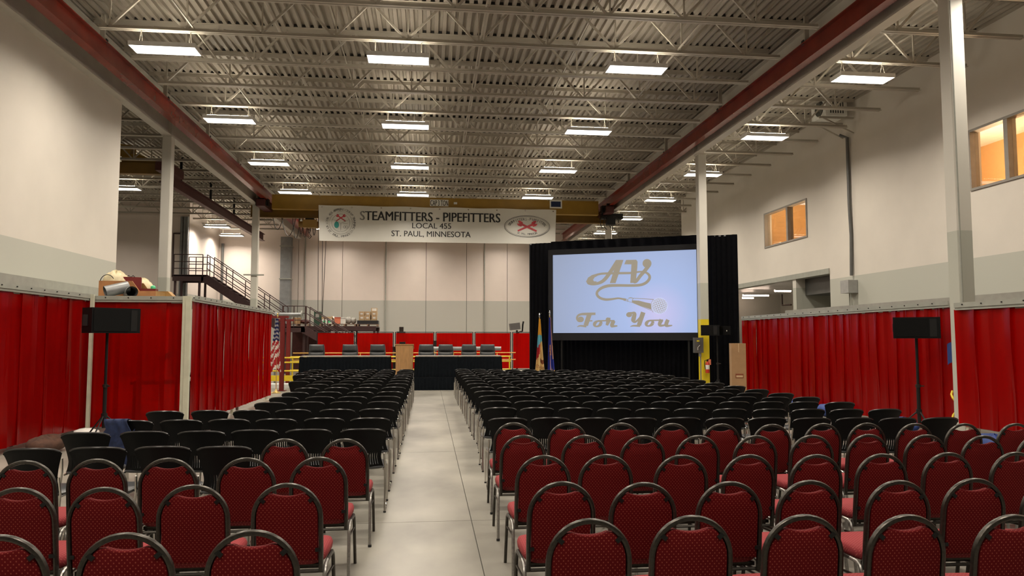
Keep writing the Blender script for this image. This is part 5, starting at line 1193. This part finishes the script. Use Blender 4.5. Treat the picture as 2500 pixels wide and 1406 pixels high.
rows_l = [[(616, 1300), (306, 1307), (-6, 1312)], [(701, 1184), (471, 1188), (254, 1194), (44, 1195)], [(778, 1119), (601, 1121), (410, 1122), (236, 1124), (62, 1128)], [(841, 1074), (695, 1074)]]
for side, rows in (('right', rows_r), ('left', rows_l)):
    for j, row in enumerate(rows):
        for k, (px, py) in enumerate(row):
            put_red(px, py, 'burgundy padded banquet chair %s of aisle, %s row from the camera, %s seat from aisle' % (side, ORD[j], ORD[k]))

def black_chair(simple):
    t = thing('stacking_chair', 'x', 'chair', group='black stacking chairs')
    def hw(z): return 0.182 + 0.058 * max(0.0, min(1.0, (z - 0.56) / 0.27)) ** 1.4 + 0.025 * max(0.0, (0.56 - z) / 0.10) ** 1.5
    z0, z1 = 0.455, 0.856
    def fn(u, v):
        z = z0 + (z1 - z0) * v; a = 2 * u - 1; w_ = hw(z)
        if v > 0.93: w_ *= 1 - 0.06 * ((v - 0.93) / 0.07) ** 2
        return (a * w_, -0.20 * (z - 0.46) + 0.065 * (abs(a) ** 2.0) - 0.035 - 0.05 * max(0, v - 0.8), z - 0.022 * abs(a) ** 2.6 * max(0, v - 0.6) / 0.4 - (0.012 * abs(a) ** 9 if v > 0.9 else 0))
    nu, nv = (49, 16) if not simple else (8, 6)
    sk = (lambda i, j: (j in (1, 2, 3, 4, 5) and i % 3 == 1 and 4 < i < 45)) if not simple else None
    MB().sheet(fn, nu, nv, 0.011, skip=sk).build('backrest', 'black_plastic', t, True)
    MB().tube([fn(k / 12, 1.0) for k in range(13)], 0.009, 6).build('top_edge', 'black_edge', t, True)
    rings = [oval_ring(0.20, 0.0, 0.44, 0.428, 4.5, 24), oval_ring(0.225, -0.03, 0.465, 0.44, 4.5, 24), oval_ring(0.23, -0.035, 0.47, 0.452, 4.5, 24), oval_ring(0.215, -0.01, 0.45, 0.462, 4.5, 24)]
    loft(MB(), rings).build('seat', 'seat_plastic', t, True, ang=50)
    for s in (-1, 1):
        x = s * 0.23
        MB().tube([(x, -0.09, 0.012), (x, -0.055, 0.22), (x - s * 0.006, -0.02, 0.46), (x - s * 0.012, -0.045, 0.60)], 0.0105, 6).build('leg', 'chrome', t, True)
        MB().tube([(x, 0.47, 0.012), (x, 0.44, 0.2), (x, 0.41, 0.40), (x - s * 0.01, 0.37, 0.428), (x - s * 0.02, 0.0, 0.428)], 0.0105, 6).build('leg', 'chrome', t, True)
        if not simple:
            MB().tube([(x, -0.09, 0.012), (x + s * 0.004, -0.04, 0.016), (x + s * 0.008, 0.03, 0.05), (x, 0.06, 0.10)], 0.008, 6).build('foot_loop', 'chrome', t, True)
            for y in (-0.09, 0.47): MB().cyl((x, y, 0), (x, y, 0.016), 0.014, 8).build('glide', 'rubber', t)
    return t
BN, BF = black_chair(False), black_chair(True); bused = {}
def put_black(p, lab, near=True, rz=None):
    src = BN if near else BF; loc = (p[0], p[1] + 0.13, 0.0); rz = random.uniform(-0.02, 0.02) if rz is None else rz
    if src not in bused.values(): bused[near] = src; src.location = loc; src.rotation_euler.z = rz; src['label'] = lab; return src
    return dup(src, loc, rz, lab)
# right block: eleven seats a row, rows swing slightly towards the stage
aY = [8.69, 9.99, 11.11, 12.16, 13.22, 14.35, 15.5, 16.6, 17.7, 18.8, 19.9, 21.0, 22.0, 23.0]
rY = [8.12, 9.19, 10.32, 11.25, 12.15, 13.09, 14.1, 15.1, 16.2, 17.25, 18.3, 19.3, 20.2, 21.1]
aX = [0.94, 0.97, 1.02, 1.06, 1.05, 1.05, 1.04, 1.05, 1.05, 1.06, 1.04, 1.05, 1.05, 1.05]
for j in range(14):
    for k in range(11):
        f_ = k / 10; x = aX[j] + (6.05 - aX[j]) * f_ + random.uniform(-0.006, 0.006); y = aY[j] + (rY[j] - aY[j]) * f_ + random.uniform(-0.03, 0.03)
        put_black((x, y), 'black stacking chair right of aisle, %s row past the red chairs, %s seat from aisle' % (ORD[j], ORD[k]), j < 6)
# left block
for k, (px, py) in enumerate(((542, 1091), (390, 1091), (230, 1093), (68, 1096))):
    p = P(px, py, Z=0.856); put_black((p.x, p.y), 'black stacking chair level with the burgundy pair left of aisle, %s from the pair' % ORD[k])
lrows = [(7.80, 6), (8.88, 6), (10.0, 6), (11.2, 4), (12.2, 4), (13.28, 4), (14.45, 4), (15.6, 4), (16.75, 5), (17.85, 5), (18.9, 5), (19.8, 6), (20.85, 6), (21.9, 6), (22.9, 6)]
jacket_at = None
for j, (y, n_) in enumerate(lrows):
    for k in range(n_):
        x = -0.66 - 0.545 * k + random.uniform(-0.02, 0.02)
        if j == 11 and k == 5: x = -3.3
        put_black((x, y + random.uniform(-0.03, 0.03)), 'black stacking chair left of aisle, %s black row from camera, %s seat from aisle' % (ORD[j], ORD[k]), j < 6, rz=0.25 if (j == 11 and k == 5) else None)
        if j == 1 and k == 5: jacket_at = (x, y)

# ------------------------------------------------------------------ clothes and covers
jx, jy = jacket_at
def jk(u, v):      # a jacket hung over the chair back: v 0 camera side hem .. 1 front side hem
    s_ = v * 1.05; x = jx - 0.12 + (u - 0.5) * (0.30 + 0.05 * math.sin(v * 9)) + 0.02 * math.sin(v * 20)
    f_ = 0.012 * math.sin(u * 16 + 2 * v)
    zt_ = 0.868
    if v < 0.55: z = zt_ - (0.55 - v) * 0.95; y = jy + 0.02 - 0.015 + 0.12 * (zt_ - z) * 0.2 - 0.03 + f_
    elif v < 0.62: a = (v - 0.55) / 0.07 * math.pi; z = zt_ + 0.015 * math.sin(a); y = jy - 0.02 + 0.05 * (1 - math.cos(a)) * 0.5
    else: z = zt_ - (v - 0.62) * 0.8; y = jy + 0.06 + f_
    return (x, y, z)
o = MB().sheet(jk, 14, 26, 0.008).build('jacket', 'denim_blue', None, True, ang=70); tag(o, 'dark blue jacket hung over a chair at the left row end', 'jacket')
def lump(name, lab, cat, c, sx, sy, sz, m, seed): return crumple(name, lab, cat, c, sx, sy, sz, m, seed)
p = P(135, 1085, Y=12.6); lump('coat_pile', 'brown coat heap on the floor by the left curtain', 'coat', (-5.95, 12.5, 0), 0.24, 0.45, 0.27, 'brown_cloth', 2)
p = P(235, 1050, Z=0.05); lump('paper_bundle', 'pale paper bundle at the foot of the left booth post', 'bundle', (p.x, 14.6, 0), 0.22, 0.18, 0.13, 'paper_white', 5)
for k, (px, py, lab) in enumerate(((1945, 978, 'blue tarp bundle under the long right curtain, farthest'), (2020, 990, 'blue tarp bundle under the long right curtain, second from far'), (2205, 1022, 'blue tarp bundle under the right loudspeaker stand'), (2428, 1065, 'bright blue tarp bundle under the curtain at the right edge'))):
    q = P(px, py, X=9.15 if k < 3 else 8.45); lump('tarp_bundle', lab, 'tarp', (q.x, q.y, 0), 0.14, 0.45, max(0.2, q.z + 0.02), 'tarp_blue', 11 + k)
q = P(2323, 865, X=9.35); o = MB().sheet(lambda u, v: (0.03 * math.sin(u * 7), (u - 0.5) * 0.24, -0.36 * (1 - v) + 0.03 * math.sin(u * 5)), 8, 6, 0.01).build('blue_cloth', 'tarp_blue', None, True, loc=(9.25, 12.2, q.z + 0.2)); tag(o, 'blue cloth hanging in the gap beside the right column', 'cloth')
t = thing('yellow_hose', 'yellow hose coil hanging in the gap beside the right column', 'hose', (9.2, 12.1, 0))
MB().tube([(0.05 * math.sin(k * 0.9), 0.06 * math.cos(k * 0.9), 0.03 + 0.06 * k) for k in range(15)], 0.018, 6).build('coil', 'safety_yellow', t)
